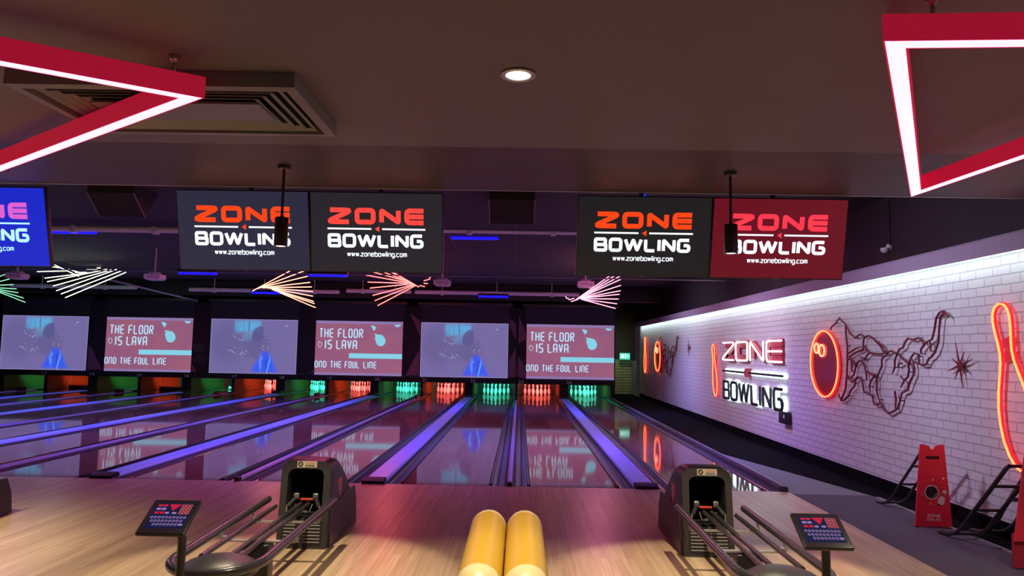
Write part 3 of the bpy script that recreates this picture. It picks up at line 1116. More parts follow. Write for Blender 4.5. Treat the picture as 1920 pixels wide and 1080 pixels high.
def make_lava(x, label):
    t = screen_shell('projection_screen', label, x, 'lava text screens')
    h = SZ1 - SZ0
    obj('picture', MB().bx(-SW / 2, SW / 2, 0.001, .011, 0, h), 'lava_image', t)
    f = lambda u, v, d: Vector((-SW / 2 + u * SW, -d, h * (1 - v)))       # u right, v down, 0..1
    fm = lambda u, v, d: Vector((-SW / 2 + u, -d, v))
    obj('picture_rim', MB().bx(-SW / 2, SW / 2, -.002, .002, 0, h * .045), 'lava_edge', t)
    obj('picture_rim', MB().bx(-SW / 2, SW / 2, -.002, .002, h * .95, h), 'lava_edge', t)
    mb = MB()
    word(mb, 'THE', .11, h * .685, h * .175, .15, .040, .035, fm, .003, .005, fit=.46)
    word(mb, 'FLOOR', .70, h * .685, h * .175, .15, .040, .035, fm, .003, .005, fit=.80)
    word(mb, 'IS', .30, h * .475, h * .175, .15, .042, .04, fm, .003, .005, fit=.23)
    word(mb, 'LAVA', .66, h * .475, h * .175, .15, .040, .035, fm, .003, .005, fit=.66)
    obj('title_lettering', mb, 'lava_text', t, smooth=None)
    mb = MB()
    word(mb, 'OnD', .0, h * .13, h * .13, .115, .031, .03, fm, .003, .005, fit=.38)
    obj('caption_lettering', mb, 'lava_text', t, smooth=None)
    mb = MB()
    word(mb, 'THE', .49, h * .13, h * .13, .115, .031, .03, fm, .003, .005, fit=.36)
    obj('caption_lettering', mb, 'lava_text', t, smooth=None)
    mb = MB()
    word(mb, 'FOUL', .95, h * .13, h * .13, .115, .031, .03, fm, .003, .005, fit=.46)
    obj('caption_lettering', mb, 'lava_text', t, smooth=None)
    mb = MB()
    word(mb, 'LInE', 1.54, h * .13, h * .13, .115, .031, .03, fm, .003, .005, fit=.42)
    obj('caption_lettering', mb, 'lava_text', t, smooth=None)
    obj('pale_bar', MB().prism([(.39, .595), (1.0, .595), (1.0, .685), (.39, .685)], f, .003, .005), 'lava_ice', t, smooth=None)
    mb = MB()
    # splash drop with a pointed upper left corner
    drop = [(.672, .22), (.70, .235), (.73, .225), (.765, .25), (.795, .30), (.807, .36), (.795, .42), (.765, .455), (.73, .455), (.705, .42), (.692, .36), (.68, .30), (.69, .275)]
    obj('splash_shape', MB().prism(fillet(drop[:2] + drop[3:], .03, True, 4), f, .003, .005), 'lava_ice', t, smooth=None)
    obj('splash_shape', MB().prism([(.63, .075), (.66, .08), (.69, .10), (.69, .13), (.675, .17), (.66, .165), (.645, .12)], f, .003, .005), 'lava_ice', t, smooth=None)
    obj('splash_shape', MB().prism([(.90, .055), (.975, .055), (.965, .085), (.935, .10), (.91, .085)], f, .003, .005), 'lava_ice', t, smooth=None)
    mb = MB()
    fl = fillet([(.045, .49), (.03, .43), (.045, .38), (.055, .41), (.07, .40), (.075, .45), (.06, .49)], .02, True)
    ribbon(mb, [Vector((p.x * SW, p.y * h)) for p in fl], .014, lambda u, v, d: f(u / SW, v / h, d), .003, .005, True)
    obj('flame_icon', mb, 'lava_text', t, smooth=None)
    return t


def make_video(x, label):
    t = screen_shell('projection_screen', label, x, 'stage video screens')
    h = SZ1 - SZ0
    obj('picture', MB().bx(-SW / 2, SW / 2, 0.001, .011, 0, h), 'video_image', t)
    obj('picture_rim', rim(MB(), h, .018, -.001), 'video_frame', t)
    return t


make_video(SCX[0], 'screen of a blue-skirted performer above number 13')
dupe = None
v0 = [o for o in C.objects if o.name == 'projection_screen'][0]
dup(v0, (SCX[2], 13.9, SZ0), 'screen of a blue-skirted performer above numbers 17 and 18')
dup(v0, (SCX[4], 13.9, SZ0), 'screen of a blue-skirted performer above numbers 21 and 22')
l0 = make_lava(SCX[1], 'red screen reading THE FLOOR IS LAVA above numbers 15 and 16')
dup(l0, (SCX[3], 13.9, SZ0), 'red screen reading THE FLOOR IS LAVA above numbers 19 and 20')
dup(l0, (SCX[5], 13.9, SZ0), 'red screen reading THE FLOOR IS LAVA nearest the brick wall, above number 24')

# ================================================================== overhead monitors
TVW, TVH = 1.105, 0.672
TILT = math.radians(14)
EM('tv_blue_grey', hexc('25283e'))
EM('tv_grey', hexc('212129'))
EM('tv_black', hexc('18191d'))
EM('tv_red', hexc('66081e'))
EM('tv_blue', hexc('0a24c8'))
EM('tv_orange', hexc('f03c10'), 1.3)
EM('tv_orange_two', hexc('f04038'), 1.3)
EM('tv_crimson', hexc('f03448'), 1.2)
EM('tv_pink', hexc('e060d0'), 1.0)
EM('tv_white', hexc('f0f6ff'), 1.25)
EM('tv_ice', hexc('b8f0ff'), 1.1)


def make_tv(x, bg, zone, txt, label):
    t = thing('monitor', label, 'monitor', (x, -3.0, 2.605), 0, 'scoring monitors under the ceiling edge')
    R = Euler((TILT, 0, 0)).to_matrix()
    f = lambda u, v, d: R @ Vector((u, -.026 - d, v))
    mb = MB()
    mb.rbox((0, 0, 0), (TVW, .05, TVH), .006, R, 2)
    obj('body', mb, 'black_plastic', t)
    W, H = TVW - .016, TVH - .02
    obj('display', MB().prism([(-W / 2, -H / 2), (W / 2, -H / 2), (W / 2, H / 2), (-W / 2, H / 2)], f, 0, .001), bg, t, smooth=None)
    yt = lambda q: TVH / 2 - q * TVH
    mb = MB()
    word(mb, 'ZONE', -.405, yt(.40), .137, .19, .039, .03, f, .002, .003, {'Z': .195, 'O': .175, 'N': .18, 'E': .18}, fit=.815)
    cx, cy = .005, yt(.455)
    obj('arrow_mark', MB().prism([(cx - .02, cy), (cx + .016, cy + .024), (cx + .016, cy - .024)], f, .002, .003), zone, t, smooth=None)
    obj('zone_lettering', mb, zone, t, smooth=None)
    mb = MB()
    for xa, xb in ((-.41, -.045), (.045, .405)):
        obj('rule_line', MB().prism([(xa, cy - .007), (xb, cy - .007), (xb, cy + .007), (xa, cy + .007)], f, .002, .003), txt, t, smooth=None)
    word(mb, 'BOWLING', -.41, yt(.69), .118, .118, .027, .012, f, .002, .003, {'W': .165, 'L': .105}, fit=.80)
    obj('bowling_lettering', mb, txt, t, smooth=None)
    mb = MB()
    word(mb, 'www.zovebowlivg.com', -.25, yt(.80), .046, .030, .0068, .0045, f, .002, .003, {'w': .036, 'm': .036}, fit=.50)
    obj('web_address_lettering', mb, txt, t, smooth=None)
    mb = MB()
    mb.tube([(0, .04, .2), (0, .10, .30), (0, .10, ZH - 2.605 - .002)], .022, 10)
    mb.rbox((0, .035, .05), (.4, .03, .3), .006)
    obj('ceiling_pole', mb, 'black_metal', t)
    obj('status_light', MB().prism([(-.02, -TVH / 2 + .004), (.02, -TVH / 2 + .004), (.02, -TVH / 2 + .008), (-.02, -TVH / 2 + .008)], f, 0.001, .002), 'print_grey', t, smooth=None)
    return t


make_tv(CAPX - TVW / 2 - .004, 'tv_blue_grey', 'tv_orange', 'tv_white', 'blue-grey monitor with orange ZONE, partly behind the black pendant')
make_tv(CAPX + TVW / 2 + .004, 'tv_grey', 'tv_orange_two', 'tv_white', 'dark monitor with red ZONE directly above the red fan light')
make_tv(-CAPX - TVW / 2 - .004, 'tv_black', 'tv_orange', 'tv_white', 'dark monitor above the pink fan light, under the blue spot lamp')
make_tv(-CAPX + TVW / 2 + .004, 'tv_red', 'tv_crimson', 'tv_white', 'monitor with a dark red background beside the brick wall')
make_tv(CAPX - PAIR + TVW / 2 + .02, 'tv_blue', 'tv_pink', 'tv_ice', 'bright blue monitor with pink lettering')

# ================================================================== ceiling fittings
t = thing('downlight', 'round recessed downlight glowing white in the middle of the ceiling', 'downlight', (0.07, -5.77, ZN - .001))
mb = MB()
pr_ = [(.078, -.002), (.080, -.008), (.074, -.012), (.060, -.010), (.054, -.002)]
obj('ring', MB().lathe(pr_, 32), 'satin_alu', t)
obj('lens', MB().lathe([(.0535, -.003), (.05, -.009), (.02, -.011), (.0005, -.011)], 32), 'down_lens', t)
spot('downlight_lamp', (0.07, -5.77, ZN - .02), (0.07, -5.70, 0), E_DOWN, (1.0, .84, .60), math.radians(99), .2, .05)


def make_pendant(px_m, label):
    m = atz(px_m[0], px_m[1], ZC)
    t = thing('pendant_lamp', label, 'pendant lamp', (m.x, -3.83, ZC - .002), 0, 'black cylinder pendants')
    obj('canopy', MB().lathe([(.045, 0), (.045, -.02), (.04, -.026), (.004, -.027)], 24), 'black_metal', t)
    obj('cable', MB().tube([(0, 0, -.02), (0, 0, -.38)], .010, 8), 'black_metal', t)
    obj('lamp_shade', MB().lathe([(.004, -.36), (.012, -.36), (.012, -.377), (.044, -.379), (.048, -.385), (.048, -.59), (.044, -.59), (.044, -.575), (.004, -.57)], 28), 'black_metal', t)
    obj('bulb_lens', MB().lathe([(.043, -.581), (.03, -.587), (.0005, -.589)], 24), 'lamp_lens', t)
    spot('pendant_light', (m.x, -3.83, ZC - .60), (m.x, -3.83, 0), E_PENDANT, (1.0, .83, .58), math.radians(66), .25, .03)
    return t


make_pendant((532, 310), 'black cylinder pendant hanging in front of the monitor with orange ZONE')
make_pendant((1374, 319), 'black cylinder pendant hanging in front of the dark red monitor')
spot('pendant_light', (-1.636 - PAIR, -3.83, 2.37), (-1.636 - PAIR, -3.83, 0), E_PENDANT * 1.5, (1.0, .83, .58), math.radians(112), .75, .03)
spot('pendant_light', (-1.636 - 2 * PAIR, -3.83, 2.37), (-1.636 - 2 * PAIR, -3.83, 0), E_PENDANT * 1.5, (1.0, .83, .58), math.radians(112), .75, .03)

for x in (-3.4, -6.9, 3.5):
    spot('downlight_lamp', (x, -5.77, ZN - .02), (x, -5.70, 0), E_DOWN * (.5 if x > 0 else 1), (1.0, .84, .60), math.radians(99), .2, .05)

# air conditioning cassette
t = thing('ceiling_cassette', 'rectangular air conditioning cassette with louvre rings behind the pink light frame', 'air conditioner', (-1.635, -5.37, ZN - .002))
W2, D2, Hc = .675, .385, .07


def ring_rect(w, d, z):
    return [Vector((-w, -d, z)), Vector((w, -d, z)), Vector((w, d, z)), Vector((-w, d, z))]


obj('frame', MB().loft([ring_rect(W2, D2, 0), ring_rect(W2, D2, -Hc), ring_rect(W2 - .05, D2 - .05, -Hc - .004), ring_rect(W2 - .06, D2 - .055, -.02)]), 'ac_metal', t, smooth=None)
obj('backing', MB().bx(-W2 + .055, W2 - .055, -D2 + .05, D2 - .05, -.02, -.012), 'cavity_black', t)
mb = MB()
for i in range(4):
    o_ = .085 + i * .052
    a0 = ring_rect(W2 - o_, D2 - o_ * .82, -.062)
    a1 = ring_rect(W2 - o_ - .028, D2 - o_ * .82 - .02, -.050)
    a2 = ring_rect(W2 - o_ - .026, D2 - o_ * .82 - .018, -.046)
    a3 = ring_rect(W2 - o_ + .002, D2 - o_ * .82 + .002, -.058)
    mb.loft([a0, a1, a2, a3, a0])
obj('louvre_rings', mb, 'ac_metal', t, smooth=None)
obj('centre_plate', MB().bx(-.42, .42, -.13, .13, -.066, -.054), 'ac_metal', t)

# pink LED triangle frames
def led_frame(name, corners, z, label, cables):
    """closed triangle of red aluminium profile, a glow put into its colour, with a glowing underside"""
    c0 = sum((Vector(c) for c in corners), Vector((0, 0))) / 3
    t = thing(name, label, 'light fitting', (c0.x, c0.y, z), 0, 'pink LED triangle frames')
    P = [Vector(c) - c0 for c in corners]

    def inset(d):
        out = []
        N = 3
        ar = sum(P[i].x * P[(i + 1) % N].y - P[(i + 1) % N].x * P[i].y for i in range(N))
        s = 1 if ar > 0 else -1
        for i in range(N):
            a, p, b = P[i - 1], P[i], P[(i + 1) % N]
            d1, d2 = (p - a).normalized(), (b - p).normalized()
            n1, n2 = Vector((-d1.y, d1.x)) * s, Vector((-d2.y, d2.x)) * s
            m = (n1 + n2).normalized()
            out.append(p + m * (d / max(.2, m.dot(n1))))
        return out

    r = lambda d, zz: [Vector((p.x, p.y, zz)) for p in inset(d)]
    mb = MB().loft([r(0, 0), r(0, .095), r(.072, .095), r(.072, 0), r(.066, 0), r(.066, .004), r(.006, .004), r(.006, 0), r(0, 0)])
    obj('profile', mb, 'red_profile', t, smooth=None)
    obj('diffuser', MB().loft([r(.006, .003), r(.006, .0005), r(.066, .0005), r(.066, .003)]), 'led_pink', t, smooth=None)
    for (x, y) in cables:
        obj('cable', MB().tube([(x - c0.x, y - c0.y, .09), (x - c0.x, y - c0.y, ZN - .002 - z)], .004, 6).lathe([(.02, ZN - .002 - z), (.02, ZN - .018 - z), (.006, ZN - .033 - z)], 12, (x - c0.x, y - c0.y, 0)).tube([(x - c0.x, y - c0.y, .095), (x - c0.x, y - c0.y, .14)], .009, 8), 'grey_metal', t)
    return t


ZF = 2.725
A = atz(1655, 76, ZF)
Bp = atz(1707, 370, ZF)
Dd = atz(1920, 298, ZF)
Ad = atz(1920, 73, ZF)
# third corner: where the two visible sides meet
d1 = (Ad - A).to_2d()
d2 = (Dd - Bp).to_2d()
den = d1.x * d2.y - d1.y * d2.x
tt = ((Bp.x - A.x) * d2.y - (Bp.y - A.y) * d2.x) / den
C3 = A.to_2d() + d1 * tt
led_frame('triangle_light', [A.to_2d(), C3, Bp.to_2d()], ZF, 'glowing pink LED frame near the brick wall',
          [(A.x + .19, A.y + .03), ((Bp.x + C3.x) / 2, (Bp.y + C3.y) / 2)])
P0 = atz(384, 184, ZF).to_2d()
q1 = atz(0, 113, ZF).to_2d()
q2 = atz(0, 323, ZF).to_2d()
u1, u2 = (q1 - P0).normalized(), (q2 - P0).normalized()
Q1, Q2 = P0 + u1 * 2.1, P0 + u2 * 3.1
led_frame('triangle_light', [P0, Q2, Q1], ZF, 'glowing pink LED frame below the air conditioning cassette',
          [(P0.x - .125, P0.y - .04), (Q2.x + .3, Q2.y)])

# black flat boxes under the dark ceiling
for (xa, xb, yt_, yb_, nm) in ((163, 251, 349, 361, 'black wedge-shaped ceiling box beside the blue monitor'), (917, 1003, 361, 374, 'black wedge-shaped ceiling box in the gap between the monitor pairs')):
    p0, p1 = aty(xa, yb_, 0.0), aty(xb, yb_, 0.0)
    hw, zz = (p1.x - p0.x) / 2, p0.z - ZH
    t = thing('ceiling_box', nm, 'ceiling unit', ((p0.x + p1.x) / 2, 0.0, ZH), 0, 'black boxes under the dark ceiling')
    pf = lambda u, v, d: Vector((d, u, v))
    obj('casing', MB().prism([(0, -.002), (0, zz), (.31, zz - .25), (.62, -.002)], pf, -hw, hw), 'black_plastic', t, smooth=None)
    for s_ in (-1, 1):
        obj('edge_strip', MB().prism([(-.004, zz - .004), (.31, zz - .256), (.31, zz - .25), (0, zz)], pf, s_ * hw - .007, s_ * hw + .007), 'grey_metal', t, smooth=None)

# battens of bare tubes, and blue lamps
def batten(x0, x1, Y, z, label, r=.045):
    t = thing('tube_batten', label, 'batten', ((x0 + x1) / 2, Y, z), 0, 'white tube battens under the ceiling')
    L = x1 - x0
    obj('tube', MB().tube([(-L / 2, 0, 0), (L / 2, 0, 0)], r, 12), 'tube_batten', t)
    nb = max(2, int(L / 1.3))
    for i in range(nb):
        mb = MB()
        x = -L / 2 + L * (i + .5) / nb
        mb.rbox((x, 0, -.01), (.09, r * 2.6, r * 2.4), .012)
        mb.tube([(x, 0, r), (x, 0, ZH - z - .002)], .012, 6)
        obj('clamp', mb, 'white_plastic', t)
    return t


for (xa, xb, yy, lab) in ((92, 338, 430, 'pale tube batten between the blue monitor and the monitor with orange ZONE'), (832, 1086, 433, 'pale tube batten crossing the gap between the two monitor pairs')):
    p, q = aty(xa - 30, yy, 3.2), aty(xb + 30, yy, 3.2)
    batten(p.x, q.x, 3.2, (p.z + q.z) / 2 + (.0), lab, .052)
for (xa, xb, yy, lab) in ((20, 260, 537, 'pale tube batten behind the white fan light'), (355, 640, 545, 'pale tube batten behind the orange fan light'), (650, 775, 546, 'pale tube batten behind the red fan light'), (778, 1090, 550, 'pale tube batten left of the pink fan light')):
    p, q = aty(xa, yy, 12.6), aty(xb, yy, 12.6)
    batten(p.x, q.x - .06, 12.6, (p.z + q.z) / 2, lab, .06)
for (xc, yc, D, nm) in ((137, 435, 12.9, 'blue ultraviolet lamp just under the batten beside the blue monitor'), (890, 446, 12.9, 'blue ultraviolet lamp between the two monitor pairs'),
                        (371, 512, 15.8, 'blue ultraviolet lamp below the monitor with orange ZONE'), (615, 516, 15.8, 'blue ultraviolet lamp between the orange and red fan lights'),
                        (925, 556, 20.6, 'blue ultraviolet lamp over the screen above numbers 21 and 22'), (500, 549, 20.6, 'blue ultraviolet lamp touching the tip of the orange fan light')):
    p = aty(xc, yc, CAM.y + D)
    t = thing('ultraviolet_lamp', nm, 'ultraviolet lamp', tuple(p), 0, 'blue ultraviolet lamps')
    obj('housing', MB().rbox((0, 0, .05), (.88, .12, .06), .01), 'black_metal', t)
    obj('tube', MB().tube([(-.42, 0, 0), (.42, 0, 0)], .032, 10), 'uv_blue', t)
    for s in (-1, 1):
        obj('hanger', MB().tube([(s * .3, 0, .07), (s * .3, 0, ZH - p.z - .002)], .008, 6), 'black_metal', t)
    area('ultraviolet_light', (p.x, p.y, p.z - .05), .85, .08, E_UV * 1.6, (.10, .10, 1.0), rot=(0, 0, 0), spread=math.radians(110))
for (x, y) in ((-4.0, 2.5), (2.6, 3.5), (-10.5, 4.0), (-11, 9.5), (-14.5, 10.5), (2.6, 10.5), (-3.9, 11.5)):  # added blue fill lights, no lamp bodies here
    area('ultraviolet_light', (x, y, 3.4), .85, .08, E_UV * 1.6, (.10, .10, 1.0), rot=(0, 0, 0), spread=math.radians(110))

p = aty(1207, 367, -2.72)
t = thing('spot_lamp', 'small blue spot lamp at the ceiling edge over the monitor above the pink fan light', 'spot lamp', tuple(p))
obj('housing', MB().tube([(0, .10, .03), (0, 0, 0)], .022, 12), 'black_metal', t)
obj('lens', MB().lathe([(.021, 0), (.014, .008), (.0005, .01)], 12, (0, 0, 0), Matrix(((1, 0, 0), (0, 0, -1), (0, 1, 0)))), 'led_blue_dot', t)
obj('bracket', MB().tube([(0, .06, .02), (0, .06, ZH - p.z - .002)], .008, 6), 'black_metal', t)

# projectors
for (xc, yc, nm) in ((32, 518, 'white ceiling projector under the blue monitor'), (290, 520, 'white ceiling projector between the white and orange fan lights'),
                     (829, 531, 'white ceiling projector right of the red fan light'), (1098, 534, 'white ceiling projector behind the pink fan light')):
    p = aty(xc, yc, 6.0)
    t = thing('projector', nm, 'projector', tuple(p), 0, 'ceiling projectors')
    mb = MB()
    ring = lambda s, z: [Vector((x * s, y, z)) for x, y in ((-.17, -.12), (.17, -.12), (.17, .14), (-.17, .14))]
    mb.loft([ring(.72, -.06), ring(1.0, -.03), ring(1.0, .05), ring(.9, .065)], True, (True, True))
    obj('body', mb, 'white_plastic', t, smooth=None)
    obj('lens', MB().tube([(.06, .13, 0), (.06, .18, 0)], .04, 14), 'black_plastic', t)
    obj('vent', MB().box((-.03, -.121, .01), (.14, .004, .035)).box((.10, -.121, 0), (.05, .004, .05)), 'print_grey', t)
    obj('mount', MB().tube([(0, 0, .06), (0, 0, ZH - p.z - .002)], .018, 8).rbox((0, 0, .09), (.2, .16, .02), .005).tube([(-.08, -.06, .06), (-.08, -.06, .1)], .008, 6).tube([(.08, -.06, .06), (.08, -.06, .1)], .008, 6), 'white_plastic', t)

# thin service pipe across the ceiling and its diagonal branch
p, q = aty(600, 512, 6.15), aty(1240, 526, 6.15)
p2 = aty(150, 503, 6.15)
o = obj('service_pipe', MB().tube([(p2.x - 6, 6.15, 3.18), (4.69, 6.15, 3.18)], .012, 8), 'grey_metal')
tag(o, 'thin grey service pipe crossing the dark ceiling behind the projectors', 'pipe')
o = obj('ceiling_conduit', MB().tube([aty(205, 524, 9.0), aty(370, 564, 13.2)], .03, 8), 'grey_metal')
tag(o, 'grey conduit sloping down towards the screen above numbers 15 and 16', 'conduit')
o = obj('ceiling_beam', MB().rbox((-8.3, 13.35, 3.42), (25.2, .3, .46), .02), 'black_paint')
tag(o, 'black beam above the row of projection screens', 'beam')

# fan shaped LED tube sculptures
def fan(base, sc, tubes, small, mat, label, ext=0):
    cs = []
    t = thing('fan_light', label, 'fan light', (0, 0, 0), 0, 'fan shaped LED tube lights')
    ends = []
    for i, (a, b) in enumerate(tubes):
        Y = 8.0 + .10 * i
        p, q = aty(base[0] + a[0] / sc, base[1] + a[1] / sc, Y), aty(base[0] + b[0] / sc, base[1] + b[1] / sc, Y)
        ends.append((p, q))
    for i, (a, b) in enumerate(small):
        Y = 9.2 + .12 * i
        p, q = aty(base[0] + a[0] / sc, base[1] + a[1] / sc, Y), aty(base[0] + b[0] / sc, base[1] + b[1] / sc, Y + .5)
        ends.append((p, q))
    cen = sum(((p + q) / 2 for p, q in ends), Vector()) / len(ends)
    cen.z = ZH
    t.location = cen
    for p, q in ends:
        obj('tube', MB().tube([p - cen, q - cen], .0105, 8), mat, t)
    # suspension bar along the row of tubes, with two wires to the ceiling
    mids = [(p + q) / 2 - cen for p, q in ends[:len(tubes)]]
    hub = sum(mids, Vector()) / len(mids)
    y0, y1 = mids[0].y, mids[-1].y
    zt = max(max(p.z, q.z) for p, q in ends) - cen.z + .06
    zt = min(zt, -.05)
    mb = MB()
    for yy in (y0, y1):
        mb.tube([(hub.x, yy, zt), (hub.x, yy, -.002)], .005, 5)
    for m_ in mids:
        mb.tube([(m_.x, m_.y, m_.z), (hub.x, m_.y, zt)], .0015, 4)
    mb.tube([(hub.x, y0, zt), (hub.x, y1, zt)], .010, 6)
    obj('suspension', mb, 'black_metal', t)
    l = bpy.data.lights.new('fan_glow', 'POINT')
    l.energy = E_FAN * (.15 if mat == 'fan_white' else 1.0)
    l.shadow_soft_size = .25
    ec = MATS[mat].node_tree.nodes['Principled BSDF'].inputs['Emission Color'].default_value
    k = max(ec[:3])
    l.color = (ec[0] / k, ec[1] / k, ec[2] / k)
    lo = bpy.data.objects.new('fan_glow', l)
    lo.location = cen + hub + Vector((0, -.5, -.5))
    C.objects.link(lo)
    return cen


fan((440, 480), 7.385, [((245, 485), (835, 170)), ((320, 450), (1020, 185)), ((350, 440), (1010, 280)), ((380, 440), (1045, 365)), ((400, 440), (1068, 428)), ((430, 440), (1085, 492)),
                        ((480, 445), (1085, 556)), ((500, 450), (1092, 628)), ((520, 465), (1105, 660)), ((620, 505), (1120, 715))], [], 'fan_orange', 'fan of orange glowing tubes below the monitor with orange ZONE')
fan((680, 490), 10.667, [((612, 220), (1125, 515)), ((480, 170), (870, 370)), ((330, 180), (900, 400)), ((120, 190), (960, 420)), ((65, 275), (980, 440)), ((100, 415), (900, 440)),
                         ((145, 535), (1000, 450)), ((200, 682), (1020, 465)), ((240, 788), (1040, 470)), ((300, 885), (1065, 480))],
    [((1140, 485), (1240, 505)), ((1225, 440), (1300, 445)), ((1225, 390), (1345, 355)), ((1335, 335), (1355, 318))], 'fan_red', 'fan of red glowing tubes below the monitor with red ZONE')
fan((1040, 490), 10.667, [((420, 770), (1160, 250)), ((430, 775), (1260, 250)), ((470, 745), (1340, 280)), ((480, 745), (1325, 358)), ((490, 745), (1325, 480)), ((500, 740), (1320, 588)),
                          ((510, 740), (1300, 658)), ((520, 745), (1280, 755)), ((530, 755), (1250, 850)), ((540, 760), (1215, 942))],
    [((330, 805), (420, 775)), ((285, 770), (390, 740)), ((250, 745), (280, 740)), ((218, 700), (240, 740))], 'fan_pink', 'fan of pink glowing tubes left of the brick wall')
fan((0, 470), 7.385, [((905, 650), (1745, 300)), ((845, 600), (1680, 280)), ((780, 555), (1615, 260)), ((735, 490), (1540, 265)), ((655, 430), (1480, 258)), ((620, 380), (1250, 305)),
                      ((515, 290), (930, 280)), ((710, 220), (850, 240)), ((720, 180), (1090, 355))],
    [((950, 258), (1160, 320)), ((1195, 265), (1340, 265)), ((1345, 240), (1390, 240)), ((1040, 300), (1200, 300))], 'fan_white', 'twisted fan of white glowing tubes below the blue monitor')
fan((0, 470), 7.385, [((-300, 470), (80, 325)), ((-300, 500), (130, 393)), ((-300, 490), (185, 470)), ((-300, 500), (225, 528)), ((-300, 490), (250, 583)), ((-300, 470), (325, 655)), ((-300, 460), (350, 715))],
    [], 'fan_green', 'fan of green glowing tubes cut by the picture left edge')

# ================================================================== brick wall signs
XW = XR - .055            # plane of the neon tubes
wf = lambda u, v, d: Vector((-d - .002, -u, v))     # local: u right (towards camera = -Y), v up, d out of wall (-X)


def pin_outline(h, k=1.0):
    pr = [(.012, .035), (.035, .07), (.09, .112), (.18, .148), (.28, .162), (.38, .155), (.48, .13), (.57, .095), (.64, .070), (.70, .062), (.76, .068), (.83, .082), (.90, .090), (.95, .080), (.985, .050), (1.0, .0)]
    L = [(-r * h * k, z * h) for z, r in pr]
    R = [(r * h * k, z * h) for z, r in reversed(pr[:-1])]
    return [Vector(p) for p in [(0, 0)] + L + R]


def neon_pin(Y, z0, h, label, tilt=0.0, group='neon pin outlines', k=1.0):
    t = thing('neon_pin', label, 'neon sign', (XR, Y, z0), 0, group)
    out = fillet(pin_outline(h, k), .03 * h, True, 3)
    ct, st = math.cos(tilt), math.sin(tilt)
    fn = lambda u, v, d: wf(u * ct + v * st, v * ct - u * st, d)
    obj('neon_tube', MB().tube([fn(p.x, p.y, .055) for p in out], .009, 8, True), 'neon_red', t)
    mb = MB()
    n = len(out)
    for i in range(0, n, max(1, n // 9)):
        p = out[i]
        mb.tube([fn(p.x, p.y, 0.0), fn(p.x, p.y, .045)], .006, 6)
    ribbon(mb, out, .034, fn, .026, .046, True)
    obj('halo_backing_strip', mb, 'neon_side_halo', t, smooth=None)
    for a, b in ((.655, .70), (.735, .785)):
        w0 = .066 * h * k
        obj('neck_stripe', MB().prism([(-w0, (a - .012) * h), (w0, (a + .012) * h), (w0, (b + .012) * h), (-w0, (b - .012) * h)], fn, .03, .042), 'sign_red', t, smooth=None)
    return t


neon_pin(-2.44, .655, 1.52, 'tall red neon bowling pin above the red floor sign with a red base', math.radians(-9), k=.88)
neon_pin(7.62, .70, 1.19, 'red neon bowling pin just left of the ZONE BOWLING wall sign', math.radians(-10), k=.95)
neon_pin(16.95, .95, 1.26, 'red neon bowling pin farthest along the brick wall, near the dark corner')


def neon_ball(Y, zc, r, label):
    t = thing('neon_ball', label, 'neon sign', (XR, Y, zc), 0, 'neon ball signs')
    ring = [wf(r * math.cos(2 * PI * k / 48), r * math.sin(2 * PI * k / 48), .06) for k in range(48)]
    obj('neon_ring', MB().tube(ring, .0095, 8, True), 'neon_red', t)
    mb = MB()
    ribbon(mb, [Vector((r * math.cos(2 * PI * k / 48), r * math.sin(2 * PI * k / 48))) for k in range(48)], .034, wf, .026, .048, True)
    obj('halo_backing_strip', mb, 'neon_side_halo', t, smooth=None)
    obj('disc', MB().prism([(r * .985 * math.cos(2 * PI * k / 48), r * .985 * math.sin(2 * PI * k / 48)) for k in range(48)], wf, .02, .045), 'ball_red', t, smooth=None)
    for (u, v, a, b) in ((-.245, .225, .075, .072), (-.06, .19, .095, .085)):
        rg = [wf(u * r / .475 + a * math.cos(2 * PI * k / 24), v * r / .475 + b * math.sin(2 * PI * k / 24), .06) for k in range(24)]
        obj('finger_hole', MB().tube(rg, .011, 6, True), 'neon_hole', t)
    mb = MB()
    for k in range(6):
        a = 2 * PI * k / 6
        mb.tube([wf(r * .8 * math.cos(a), r * .8 * math.sin(a), 0), wf(r * .8 * math.cos(a), r * .8 * math.sin(a), .03)], .008, 6)
    obj('standoff', mb, 'grey_metal', t)
    return t


neon_ball(1.72, 1.533, .478, 'large red neon bowling ball sign right of the ZONE BOWLING wall sign')
neon_ball(14.62, 1.545, .475, 'far red neon bowling ball sign beside the farthest neon pin')

